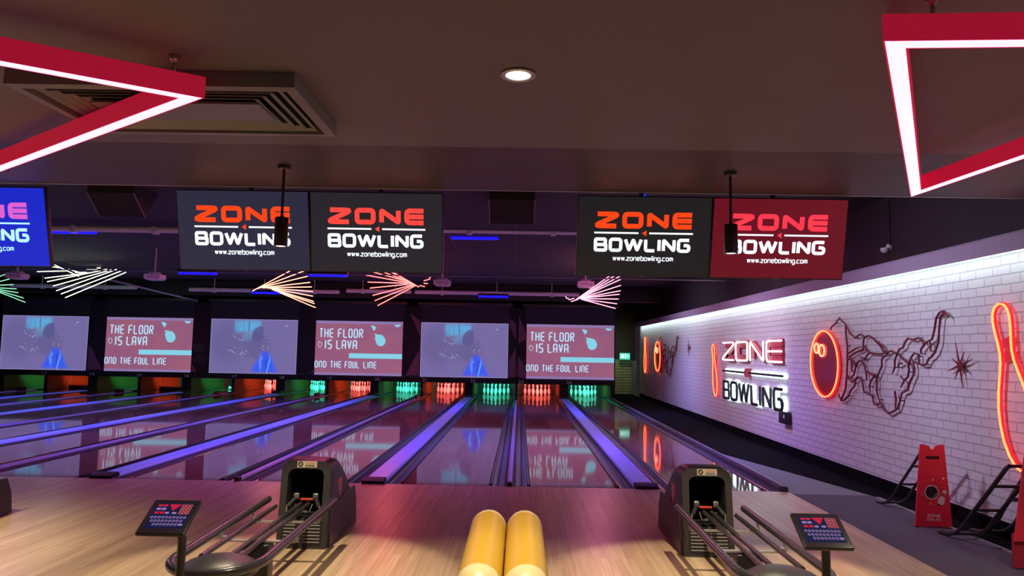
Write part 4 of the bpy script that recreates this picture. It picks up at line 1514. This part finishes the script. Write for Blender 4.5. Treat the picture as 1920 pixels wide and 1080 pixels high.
FL = [[(258, 262), (270, 235), (300, 210), (335, 160), (355, 190), (385, 215), (405, 255), (420, 290), (465, 330), (515, 297), (545, 325), (580, 312), (605, 325), (625, 340), (640, 362), (690, 390), (712, 420)],
      [(545, 325), (535, 360), (535, 400), (575, 445), (610, 460), (680, 468), (735, 455), (770, 440), (820, 465), (840, 425), (870, 412), (885, 370), (910, 335), (960, 345), (1000, 330), (1020, 345), (1050, 385), (1090, 355), (1115, 340), (1135, 260), (1150, 160), (1180, 115), (1215, 105), (1255, 150)],
      [(1255, 150), (1215, 120), (1185, 150), (1175, 250), (1168, 370), (1140, 450), (1105, 495), (1090, 500), (1065, 555), (1030, 560), (1005, 550), (1000, 470), (965, 458), (935, 500), (955, 540), (965, 590), (960, 640), (930, 700), (910, 770), (860, 795), (845, 860), (820, 930), (770, 960), (745, 968), (700, 925), (680, 880), (665, 850)],
      [(680, 880), (655, 895), (625, 890), (610, 820), (575, 790), (540, 790), (530, 720), (515, 670), (490, 660), (465, 690), (440, 700), (410, 680), (400, 640)],
      [(385, 215), (390, 320), (400, 400), (400, 520), (395, 640), (390, 700), (385, 760), (370, 800), (345, 860), (325, 800)],
      [(345, 860), (375, 855), (410, 820), (430, 770), (460, 740), (470, 690)],
      [(400, 520), (430, 500), (460, 545), (470, 580), (455, 640), (430, 670), (405, 650)],
      [(470, 580), (490, 530), (515, 520), (545, 570), (560, 640), (562, 690)], [(560, 625), (570, 610), (600, 640), (635, 640), (650, 660), (690, 570), (690, 510), (740, 465)],
      [(640, 650), (650, 700), (645, 770), (665, 850)], [(630, 650), (600, 690), (585, 740), (595, 790)],
      [(410, 460), (470, 420), (510, 405)], [(415, 490), (480, 450), (530, 435), (535, 400)], [(820, 465), (800, 520), (800, 580), (780, 630)],
      [(840, 480), (870, 510), (910, 545), (920, 600), (910, 660), (880, 690), (850, 750)], [(800, 780), (810, 850), (805, 930)], [(610, 460), (580, 460), (545, 510), (505, 490)],
      [(935, 500), (915, 560), (920, 620)], [(1050, 385), (1020, 430), (1020, 465)], [(1090, 355), (1105, 400), (1100, 440)], [(620, 340), (680, 400), (700, 440), (735, 455)], [(430, 500), (440, 560), (435, 610)], [(860, 545), (835, 550), (825, 580)], [(850, 655), (880, 690)]]
pts_all = [[atx(1500 + x / 4.5, 560 + y / 4.5, XR - .05) for x, y in pl] for pl in FL]
fc = Vector((XR, -.1, 1.5))
t = thing('flame_outline', 'dark red metal flame outline trailing from the large neon ball sign', 'wall sculpture', tuple(fc), 0, 'flame outlines on the brick wall')
mb = MB()
for pl in pts_all:
    rs = [.0125] * len(pl)
    rs[-1] = .008
    mb.tube([p - fc for p in pl], rs, 6)
obj('outline', mb, 'flame_red', t)
mb = MB()
for pl in pts_all:
    for p in pl[2::6]:
        mb.tube([p - fc, Vector((-.002, p.y - fc.y, p.z - fc.z))], .006, 5)
obj('standoff', mb, 'black_metal', t)
dup(t, (XR, -.1 + 12.9, 1.5), 'small-looking flame outline trailing from the far neon ball sign')


def star(Y, z, label, s=1.0):
    t = thing('star_burst', label, 'wall sculpture', (XR, Y, z), 0, 'eight-pointed stars on the brick wall')
    mb = MB()
    cpx = atx(1500 + 1385 / 4.5, 560 + 550 / 4.5, XR - .05)
    for x, y in ((1350, 355), (1425, 430), (1505, 490), (1455, 610), (1415, 745), (1345, 670), (1275, 600), (1315, 485)):
        p = atx(1500 + x / 4.5, 560 + y / 4.5, XR - .05) - cpx
        d = p.normalized()
        nn = Vector((0, -d.z, d.y)) * .015
        o_ = Vector((-.05, 0, 0))
        b_ = Vector((-.042, 0, 0))
        mb.add([o_ + nn, o_ - nn, o_ + p * s, b_ + nn, b_ - nn, b_ + p * s], [(0, 1, 2), (5, 4, 3), (0, 2, 5, 3), (1, 4, 5, 2), (0, 3, 4, 1)])
    mb.lathe([(.03, .002), (.03, .05), (.005, .056)], 10, (0, 0, 0), Matrix(((0, 0, -1), (0, 1, 0), (1, 0, 0))))
    obj('rays', mb, 'flame_red', t, smooth=None)


star(-1.55, 1.57, 'dark eight-pointed star on the brick wall between the flame outline and the tall neon pin')
star(10.3, 1.80, 'far dark star on the brick wall left of the ZONE BOWLING sign')

# ZONE BOWLING wall sign
YS = 6.93
WS = 3.60
t = thing('wall_sign', 'large illuminated ZONE BOWLING letters on the white brick wall', 'wall sign', (XR, YS, 0))
zb, zt = 1.47, 1.955
mbr, mbw = MB(), MB()
paths, xe = text_paths('ZONE', 0, zb, zt - zb, .78, .20, .10)
kx = WS / xe
for pts, cl in paths:
    P = [Vector((p.x * kx, p.y)) for p in pts]
    ribbon(mbr, P, .15, wf, .0, .05, cl)
paths2, xe2 = text_paths('ZONE', 0, zb + .03, zt - zb - .06, .78, .06, .10)
k2 = WS / xe2
for pts, cl in paths2:
    mbw.tube([wf(p.x * k2 + .01, p.y, .085) for p in pts], .0165, 8, cl)
obj('zone_letter_body', mbr, 'letter_red', t, smooth=None)
obj('zone_neon', mbw, 'neon_white', t)
mb, mh = MB(), MB()
paths, xe = text_paths('BOWLING', 0, .685, .42, .42, .07, .075, {'W': .60, 'L': .38})
kx = WS / xe
for pts, cl in paths:
    P = [Vector((p.x * kx, p.y)) for p in pts]
    ribbon(mb, P, .055, wf, .065, .095, cl)
    ribbon(mh, P, .085, wf, .005, .03, cl)
for a, b in ((0.0, 1.5), (1.78, WS)):
    mb.prism([(a, 1.275), (b, 1.275), (b, 1.315), (a, 1.315)], wf, .065, .095)
    mh.prism([(a, 1.25), (b, 1.25), (b, 1.34), (a, 1.34)], wf, .005, .03)
obj('bowling_letter_face', mb, 'print_black', t, smooth=None)
obj('halo_light', mh, 'halo_white', t, smooth=None)
obj('arrow', MB().prism([(1.57, 1.295), (1.70, 1.38), (1.70, 1.21)], wf, .0, .12), 'letter_red', t, smooth=None)
p = atx(1471, 783, XR - .06)
t = thing('junction_box', 'small black power box at the lower right of the wall sign', 'power box', (XR, p.y, p.z))
obj('casing', MB().rbox((-.054, 0, 0), (.10, .32, .20), .012), 'black_plastic', t)
obj('switch', MB().rbox((-.105, -.10, .02), (.012, .05, .05), .004), 'print_white', t)

p = atx(1663, 468, 4.66)
t = thing('security_camera', 'small white dome camera on the dark wall above the brick wall', 'camera', (4.698, p.y, p.z))
obj('base', MB().lathe([(.05, 0), (.05, .03), (.03, .035)], 18, (0, 0, .02), Matrix(((0, 0, -1), (0, 1, 0), (1, 0, 0)))), 'white_plastic', t)
obj('dome', MB().lathe([(.052, 0), (.055, -.02), (.046, -.045), (.025, -.062), (.0005, -.066)], 18, (-.06, 0, .02)), 'white_plastic', t)
obj('wire', MB().tube([(-.008, -.02, .05), (-.008, -.02, .62)], .006, 6), 'black_metal', t)

# ================================================================== red floor signs
def sign_board(parent, z0, z1, wb, wt, lean, mat='sign_red'):
    """trapezoid board facing -Y, notch on top and a hand slot; local origin at its foot"""
    H = z1 - z0
    R = Euler((-lean, 0, 0)).to_matrix()
    fn = lambda u, v, d: Vector((0, 0, z0)) + R @ Vector((u, -d, v))
    hw = lambda v: (wb + (wt - wb) * v / H) / 2
    sl = .83 * H
    mb = MB()
    n0 = .012
    mb.prism([(-hw(0), 0), (hw(0), 0), (hw(sl - .012), sl - .012), (-hw(sl - .012), sl - .012)], fn, 0, .016)
    for s in (-1, 1):
        mb.prism([(s * .065, sl - .012), (s * hw(sl), sl - .012), (s * hw(sl + .02), sl + .02), (s * .065, sl + .02)], fn, 0, .016)
        mb.prism([(0, sl + .02), (s * hw(sl + .02), sl + .02), (s * hw(H), H - .012), (s * (hw(H) - .015), H), (s * .03, H - .018), (s * n0, H - .055), (0, H - .055)], fn, 0, .016)
    obj('board', mb, mat, parent, smooth=None)
    obj('slot_dark_sheet', MB().prism([(-.068, sl - .014), (.068, sl - .014), (.068, sl + .022), (-.068, sl + .022)], fn, -.006, -.001), 'print_black', parent, smooth=None)  # added dark sheet that makes the hand slot read black
    return fn, H


def ball_print(parent, fn, y0, s=1.0):
    """ball and pin picture with the lettering below"""
    circ = lambda cx, cy, r, n=28: [(cx + r * math.cos(2 * PI * k / n), cy + r * math.sin(2 * PI * k / n)) for k in range(n)]
    e = .0165
    mb = MB()
    mb.prism(circ(-.015 * s, y0 + .295 * s, .068 * s), fn, e, e + .0006)
    po = pin_outline(.165 * s, 1.25)
    th = math.radians(-22)
    rot = lambda p: (.055 * s + p.x * math.cos(th) - p.y * math.sin(th), y0 + .165 * s + p.x * math.sin(th) + p.y * math.cos(th))
    mb.prism([rot(p) for p in po], fn, e + .0008, e + .0014)
    for (x, y, r) in ((.10, .43, .011), (0, .415, .008), (-.11, .275, .008), (-.03, .185, .009)):
        mb.prism(circ(x * s, y0 + y * s, r * s, 10), fn, e, e + .0006)
    obj('white_print', mb, 'print_white', parent, smooth=None)
    mb = MB()
    word(mb, 'ZONE', -.066 * s, y0 + .055 * s, .030 * s, .030 * s, .0065 * s, .005 * s, fn, e, e + .0006, fit=.132 * s)
    word(mb, 'BOWLING', -.066 * s, y0 + .022 * s, .022 * s, .02 * s, .0042 * s, .004 * s, fn, e, e + .0006, fit=.132 * s)
    obj('lettering', mb, 'print_white', parent, smooth=None)
    mb = MB()
    mb.prism(circ(-.015 * s, y0 + .295 * s, .060 * s), fn, e + .0008, e + .0014)
    pin_in = [Vector((p.x * .78, p.y * .9 + .008 * s)) for p in po]
    for (ang, r0, r1) in [(a, .09, .14) for a in (20, 38, 56, 74)] + [(a, .09, .14) for a in (190, 208, 226, 244)]:
        a = math.radians(ang)
        ca, sa = math.cos(a), math.sin(a)
        P = [(-.015 * s + ca * r0 * s - sa * .004 * s, y0 + .295 * s + sa * r0 * s + ca * .004 * s), (-.015 * s + ca * r1 * s, y0 + .295 * s + sa * r1 * s), (-.015 * s + ca * r0 * s + sa * .004 * s, y0 + .295 * s + sa * r0 * s - ca * .004 * s)]
        mb.prism(P, fn, e, e + .0006)
    for a0, a1 in ((.02, .10), (.60, .66), (.70, .78)):
        q = [p for p in po if 0 <= p.y]
        w_ = lambda v: max(abs(p.x) for p in po if abs(p.y - v) < .02 * s) if any(abs(p.y - v) < .02 * s for p in po) else .008 * s
        ws = min(w_(a0 * .165 * s), w_(a1 * .165 * s)) * .85
        mb.prism([rot(Vector((x, y))) for x, y in ((-ws, a0 * .165 * s), (ws, a0 * .165 * s), (ws, a1 * .165 * s), (-ws, a1 * .165 * s))], fn, e + .0016, e + .002)
    obj('black_print', mb, 'print_black', parent, smooth=None)
    mb = MB()
    arc = [Vector((-.015 * s + .046 * s * math.cos(math.radians(a)), y0 + .295 * s + .046 * s * math.sin(math.radians(a)))) for a in range(-70, -9, 10)]
    ribbon(mb, arc, .007 * s, fn, e + .0016, e + .002)
    obj('highlight_print', mb, 'print_grey', parent, smooth=None)


t = thing('floor_sign', 'tall red floor sign with ball and pin picture, standing whole before the brick wall', 'floor sign', (4.158, -1.69, 0), 0, 'red floor signs')
fn, H = sign_board(t, .006, .80, .36, .232, math.radians(-1))
ball_print(t, fn, .035, 1.0)
R2 = Euler((math.radians(1), 0, 0)).to_matrix()
fb = lambda u, v, d: Vector((0, .035, .006)) + R2 @ Vector((u, d, v))
obj('rear_leg', MB().prism([(-.15, 0), (.15, 0), (.09, .74), (-.09, .74)], fb, 0, .012), 'sign_red', t, smooth=None)
mb = MB()
for s in (-1, 1):
    mb.rbox((s * .165, -.008, .004), (.03, .03, .012), .003)
obj('foot', mb, 'black_plastic', t)

b0 = aty(1898, 1070, -3.1)
u0 = aty(1890, 1014, -3.1)
u1_ = aty(1919, 880, -3.1)
t = thing('floor_sign', 'red floor sign on a red base cut by the picture right edge', 'floor sign', (u0.x + .262, -3.1, 0), 0, 'red floor signs')
fn, H = sign_board(t, u0.z, u0.z + .80, .44, .20, math.radians(-1))
ball_print(t, fn, .09, 1.0)
mb = MB().prism([(-.205, 0.01), (.205, 0.01), (.20, u0.z + .05), (-.20, u0.z + .05)], lambda u, v, d: Vector((u, d, v)), .02, .05)
obj('base_board', mb, 'letter_red', t, smooth=None)
mb = MB().prism([(-.15, 0.01), (.185, 0.01), (.10, .75), (-.08, .75)], lambda u, v, d: Vector((u, .07 + d, v)), .0, .014)
obj('rear_leg', mb, 'letter_red', t, smooth=None)

# black tubular ball ramps leaning in a row along the wall
def make_ramp():
    t = thing('ball_ramp', '', 'ball ramp', (0, 0, 0), 0, 'black ball ramps by the brick wall')
    prof = [(0, .016), (-.10, .022), (-.22, .06), (-.34, .14), (-.46, .27), (-.80, .60), (-.96, .76), (-1.0, .78)]
    P = [Vector(p) for p in prof]
    P = fillet(P, .3, False, 6)
    for s in (-1, 1):
        obj('side_rail', MB().tube([(s * .115, p.x, p.y) for p in P], .018, 8), 'black_metal', t)
        obj('foot_pad', MB().rbox((s * .115, .01, .012), (.04, .06, .022), .006), 'black_plastic', t)
    for (y, z) in ((-.52, .33), (-.78, .58), (-1.0, .78), (-.18, .046)):
        obj('cross_bar', MB().tube([(-.115, y, z), (.115, y, z)], .014, 8), 'black_metal', t)
    return t


rp = make_ramp()
rp.location = (4.262, -.56, 0)
rp['label'] = 'black tubular ball ramp partly behind the whole red floor sign'
rp.scale = (.74, .95, .9)
dup(rp, (4.20, -1.96, 0), 'nearer black tubular ball ramp between the two red floor signs').scale = (1, 1, 1.0)
r3 = dup(rp, (4.475, -1.93, 0.009), 'black tubular ball ramp against the brick wall between the floor signs')
r3.scale = (.72, 1.05, 1.26)

# ================================================================== ball returns
def rrect(w, z0, z1, rt, rb, n=6):
    """outline points in (x, z), anticlockwise from the lower left; rounded top rt, bottom rb"""
    pts = []
    for (cx, cz, r, a0) in ((-w + rb, z0 + rb, rb, 180), (w - rb, z0 + rb, rb, 270), (w - rt, z1 - rt, rt, 0), (-w + rt, z1 - rt, rt, 90)):
        for k in range(n + 1):
            a = math.radians(a0 + 90 * k / n)
            pts.append((cx + r * math.cos(a), cz + r * math.sin(a)))
    return pts


def make_return(x):
    t = thing('ball_return', '', 'ball return', (x, -2.93, 0), 0, 'ball returns')
    # hood: sections along Y (0 = front foot, +Y towards the lanes)
    secs = [(0.0, .205, .69, .085), (.06, .213, .70, .09), (.20, .215, .705, .09), (.38, .215, .68, .10), (.55, .212, .61, .11), (.72, .21, .50, .11), (.87, .205, .38, .10), (.98, .20, .22, .08), (1.04, .195, .10, .03)]
    lean = lambda y, z: y + (.10 * z / .7) * (1 - min(1, y / .5)) if y < .5 else y
    rings = [[Vector((px, lean(y, pz), pz)) for px, pz in rrect(wd, 0.0, h, rt, .012)] for y, wd, h, rt in secs]
    inner = rrect(.150, .235, .628, .055, .03)
    i0 = [Vector((px, lean(0, pz) - .004, pz)) for px, pz in inner]
    i1 = [Vector((px * .97, lean(0, pz) + .035, pz)) for px, pz in inner]
    mb = MB().loft([i1, i0, [Vector((px, lean(0, pz) - .002, pz)) for px, pz in rrect(.195, .012, .678, .08, .012)]] + rings, True, (False, True))
    obj('hood', mb, 'hood_plastic', t, smooth=math.radians(35))
    i2 = [Vector((px * .95, lean(0, pz) + .40, pz)) for px, pz in inner]
    obj('opening', MB().loft([i1, i2], True, (False, True)), 'cavity_black', t)
    for s in (-1, 1):
        pl = [(.05, .006), (.11, .30), (.55, .36), (.95, .345), (1.02, .20), (1.045, .006)]
        obj('side_panel', MB().prism(pl, lambda u, v, d: Vector((s * d, u, v)), .205, .221), 'hood_plastic', t, smooth=None)
        pu = [(.14, .40), (.70, .505), (.83, .43), (.94, .355), (.55, .37)]
        # emblem: red triangle with a pale Q
        f = lambda u, v, d: Vector((s * d, u, v))
        e = obj('emblem', MB().prism([(.29, .505), (.48, .525), (.40, .33)], f, .2135, .2155), 'emblem_red', t, smooth=None)
        mq = MB()
        ell = [Vector((.39 + .032 * math.cos(2 * PI * k / 20), .455 + .050 * math.sin(2 * PI * k / 20))) for k in range(20)]
        ribbon(mq, ell, .011, f, .2155, .2163, True)
        ribbon(mq, [Vector((.395, .42)), Vector((.402, .365))], .010, f, .2155, .2163)
        obj('emblem_mark', mq, 'emblem_pale', e, smooth=None)
    # warning plate
    pf = lambda u, v, d: Vector((u, lean(0, v) - .004 - d, v))
    pl_ = obj('warning_plate', MB().prism([(-.078, .640), (.085, .640), (.085, .690), (-.078, .690)], pf, 0, .004), 'label_cream', t, smooth=None)
    mb = MB()
    ribbon(mb, [Vector((-.050 + .017 * math.cos(2 * PI * k / 20), .665 + .017 * math.sin(2 * PI * k / 20))) for k in range(20)], .009, pf, .004, .005, True)
    ribbon(mb, [Vector((-.058, .675)), Vector((-.042, .655))], .006, pf, .004, .005)
    for z in (.660, .654, .648):
        mb.prism([(-.012, z - .0015), (.07, z - .0015), (.07, z + .0015), (-.012, z + .0015)], pf, .004, .005)
    obj('printed_mark', mb, 'print_black', pl_, smooth=None)
    mb = MB()
    font(mb, 'WARNING', .030, .668, .020, pf, .9, .0003, d=.0045)
    obj('printed_word', mb, 'warn_red', pl_, smooth=None)
    # vent grille
    g = obj('vent_panel', MB().prism([(-.165, .03), (.165, .03), (.165, .22), (-.165, .22)], pf, -.004, .002), 'black_plastic', t, smooth=None)
    mb = MB()
    for i in range(6):
        z = .05 + i * .026
        for s in (-1, 1):
            mb.prism([(s * .012, z), (s * .15, z), (s * .15, z + .008), (s * .012, z + .008)], pf, .002, .006)
    obj('vent_slat', mb, 'grate_slat', g, smooth=None)
    # feed mechanism in the mouth
    for s in (-1, 1):
        obj('feed_roller', MB().tube([(s * .13, .03, .33), (s * .085, .10, .385)], .018, 10), 'tube_black', t)
    mb = MB()
    for s in (-1, 1):
        mb.rbox((s * .08, .11, .40), (.045, .03, .05), .008)
        mb.tube([(s * .135, .03, .34), (s * .14, .04, .26)], .007, 6)
        mb.box((s * .02, .05, .29), (.02, .02, .02))
    mb.tube([(-.07, .05, .35), (-.05, .05, .29), (.05, .05, .29), (.07, .05, .35)], .006, 6)
    obj('feed_bracket', mb, 'grey_metal', t)
    obj('feed_wheel', MB().rbox((0, .13, .37), (.11, .03, .022), .008), 'warn_red', t)
    # rack
    hw, zr = .27, .40
    loop = [Vector((hw, .03)), Vector((hw, -1.50))]
    P2 = [Vector((hw, -.03)), Vector((hw, -1.45))] + [Vector((hw * math.cos(a), -1.62 - .30 * math.sin(a) + 0)) for a in [PI * k / 16 for k in range(0, 17)]] + [Vector((-hw, -1.45)), Vector((-hw, -.03))]
    drop = lambda y: zr - .015 * max(0, -y)
    obj('rack_tube', MB().tube([(p.x, p.y, drop(p.y)) for p in P2], .029, 12), 'tube_black', t)
    for (xx, zz, y0, y1) in ((-.205, .345, -.04, -1.42), (-.032, .345, .06, -1.40), (.032, .345, .06, -1.40), (.205, .345, -.04, -1.42)):
        obj('rail', MB().tube([(xx, y0, zz), (xx, y1, zz - .02)], .019, 10), 'tube_black', t)
    for y in (-.42, -.98):
        obj('cross_plate', MB().box((0, y, .312), (.50, .035, .012)).box((-.24, y, .335), (.05, .035, .012)).box((.24, y, .335), (.05, .035, .012)).bx(-.262, -.25, y - .0175, y + .0175, .31, .385).bx(.25, .262, y - .0175, y + .0175, .31, .385), 'satin_alu', t, smooth=None)
    obj('turntable', MB().lathe([(.005, .372), (.06, .369), (.12, .358), (.18, .338), (.222, .312), (.235, .295), (.232, .28), (.02, .275)], 40, (0, -1.66, .03)), 'turntable_black', t)
    obj('post', MB().rbox((0, -.98, .15), (.17, .12, .30), .01), 'black_metal', t)
    obj('pedestal', MB().lathe([(.09, 0), (.09, .015), (.05, .03), (.05, .30)], 20, (0, -1.66, 0)), 'black_metal', t)
    return t


mt = M('turntable_black', (0.03, 0.03, 0.031), 0.33)
n, l, b = nodes(mt)
tc = n.new('ShaderNodeTexCoord')
vo = n.new('ShaderNodeTexVoronoi')
vo.inputs['Scale'].default_value = 170
l.new(tc.outputs['Object'], vo.inputs['Vector'])
bp = n.new('ShaderNodeBump')
bp.inputs['Strength'].default_value = .3
bp.inputs['Distance'].default_value = .003
l.new(vo.outputs['Distance'], bp.inputs['Height'])
l.new(bp.outputs['Normal'], b.inputs['Normal'])

br0 = make_return(CAPX)
br0['label'] = 'black ball return under the pendant that hangs before the monitor with orange ZONE'
dup(br0, (-CAPX, -2.93, 0), 'black ball return under the pendant that hangs before the dark red monitor')
dup(br0, (CAPX - PAIR, -2.93, 0), 'black ball return of which only the hood edge shows')

# ------------------------------------------------------------------ keypads
for nm_, h_ in (('pad_blue', '10173f'), ('pad_red', 'c01c38'), ('pad_orange', 'c85850'), ('pad_lilac', '9478ac')):
    M(nm_, (.004, .004, .005), .5, emit=hexc(h_), spec=.1)


def make_keypad(x, y, label):
    t = thing('keypad_console', label, 'keypad', (x, y, 0), 0, 'bowler keypads')
    R = Euler((math.radians(33), 0, 0)).to_matrix()
    c = Vector((0, 0, .752))
    fn = lambda u, v, d: c + R @ Vector((u, v, .012 + d))
    obj('panel', MB().rbox(c, (.248, .235, .024), .008, R), 'black_metal', t)
    s = obj('display', MB().prism([(-.098, -.082), (.098, -.082), (.098, .090), (-.098, .090)], fn, 0, .0008), 'pad_blue', t, smooth=None)
    e0, e1 = .001, .0016
    obj('triangle_icon', MB().prism([(-.028, .082), (.034, .082), (.003, .035)], fn, e0, e1), 'pad_red', t, smooth=None)
    mr, mo, ml = MB(), MB(), MB()
    rect = lambda mb, x0, y0, x1, y1: mb.prism([(x0, y0), (x1, y0), (x1, y1), (x0, y1)], fn, e0, e1)
    rect(mr, -.085, .066, -.063, .080)
    rect(mr, -.058, .066, -.036, .080)
    rect(ml, -.085, .042, -.063, .056)
    rect(ml, -.058, .042, -.036, .056)
    rect(mr, -.085, .016, -.063, .030)
    rect(mr, -.058, .016, -.036, .030)
    rect(ml, -.030, .016, -.010, .028)
    rect(ml, .006, .016, .028, .028)
    sq = lambda mb, cx, cy, w, h: ribbon(mb, [Vector((cx - w, cy - h)), Vector((cx + w, cy - h)), Vector((cx + w, cy + h)), Vector((cx - w, cy + h))], .003, fn, e0, e1, True)
    for r in range(4):
        for k in range(3):
            sq(mo, .047 + k * .019, .074 - r * .0175, .0065, .006)
    for r, nn in enumerate((10, 9, 8)):
        for k in range(nn):
            cx = -.085 + (k + r * .5) * .0188 + (.01 if r == 2 else 0)
            ring = [Vector((cx + .0058 * math.cos(2 * PI * q / 12), -.008 - r * .024 + .0065 * math.sin(2 * PI * q / 12))) for q in range(12)]
            ribbon(ml, ring, .003, fn, e0, e1, True)
    rect(ml, .075, -.062, .092, -.050)
    obj('red_key', mr, 'pad_red', s, smooth=None)
    obj('number_key', mo, 'pad_orange', s, smooth=None)
    obj('letter_key', ml, 'pad_lilac', s, smooth=None)
    post = fillet([(.02, .735), (.035, .60), (.0, .02)], .12)
    obj('stand', MB().tube([(.035, .03 - .02 * 0, .73), (.04, .05, .69), (.045, .06, .62), (.045, .055, .45), (.045, .05, .02)], [.022, .022, .022, .022, .022], 12), 'black_metal', t)
    obj('foot_plate', MB().lathe([(.11, 0), (.11, .008), (.03, .02), (.022, .05)], 24, (.045, .05, 0)), 'black_metal', t)
    return t


k0 = make_keypad(-1.688, -5.19, 'black keypad console at the ball return farther from the brick wall')
k1 = dup(k0, (1.655, -5.17, -.006), 'black keypad console at the ball return nearer to the brick wall')

# ------------------------------------------------------------------ yellow rolls
t = thing('roll_bench', 'pair of thick yellow vinyl rolls with pale ends pointing at the lanes', 'bench', (.04, -5.2, 0))
Rr = .1
za = .633
yf, yn = .44, -.62
for s in (-1, 1):
    xx = s * (Rr + .002)
    Ry = Matrix(((1, 0, 0), (0, 0, 1), (0, 1, 0)))     # lathe axis along +Y
    obj('roll', MB().lathe([(Rr, yn), (Rr, yf)], 36, (xx, 0, za), Ry), 'yellow_vinyl', t)
    obj('end_cap', MB().lathe([(Rr, yf - .03), (Rr * 1.004, yf - .029), (Rr * 1.004, yf), (Rr * .95, yf + .035), (Rr * .80, yf + .072), (Rr * .45, yf + .10), (.0005, yf + .108)], 36, (xx, 0, za), Ry), 'cream_vinyl', t)
    obj('end_cap', MB().lathe([(.0005, yn - .12), (Rr * .45, yn - .108), (Rr * .75, yn - .08), (Rr * .93, yn - .042), (Rr * 1.004, yn - .001), (Rr * 1.004, yn + .02), (Rr, yn + .021)], 36, (xx, 0, za), Ry), 'cream_vinyl', t)
obj('plinth', MB().rbox((0, -.04, .27), (.24, .88, .54), .02), 'black_plastic', t)
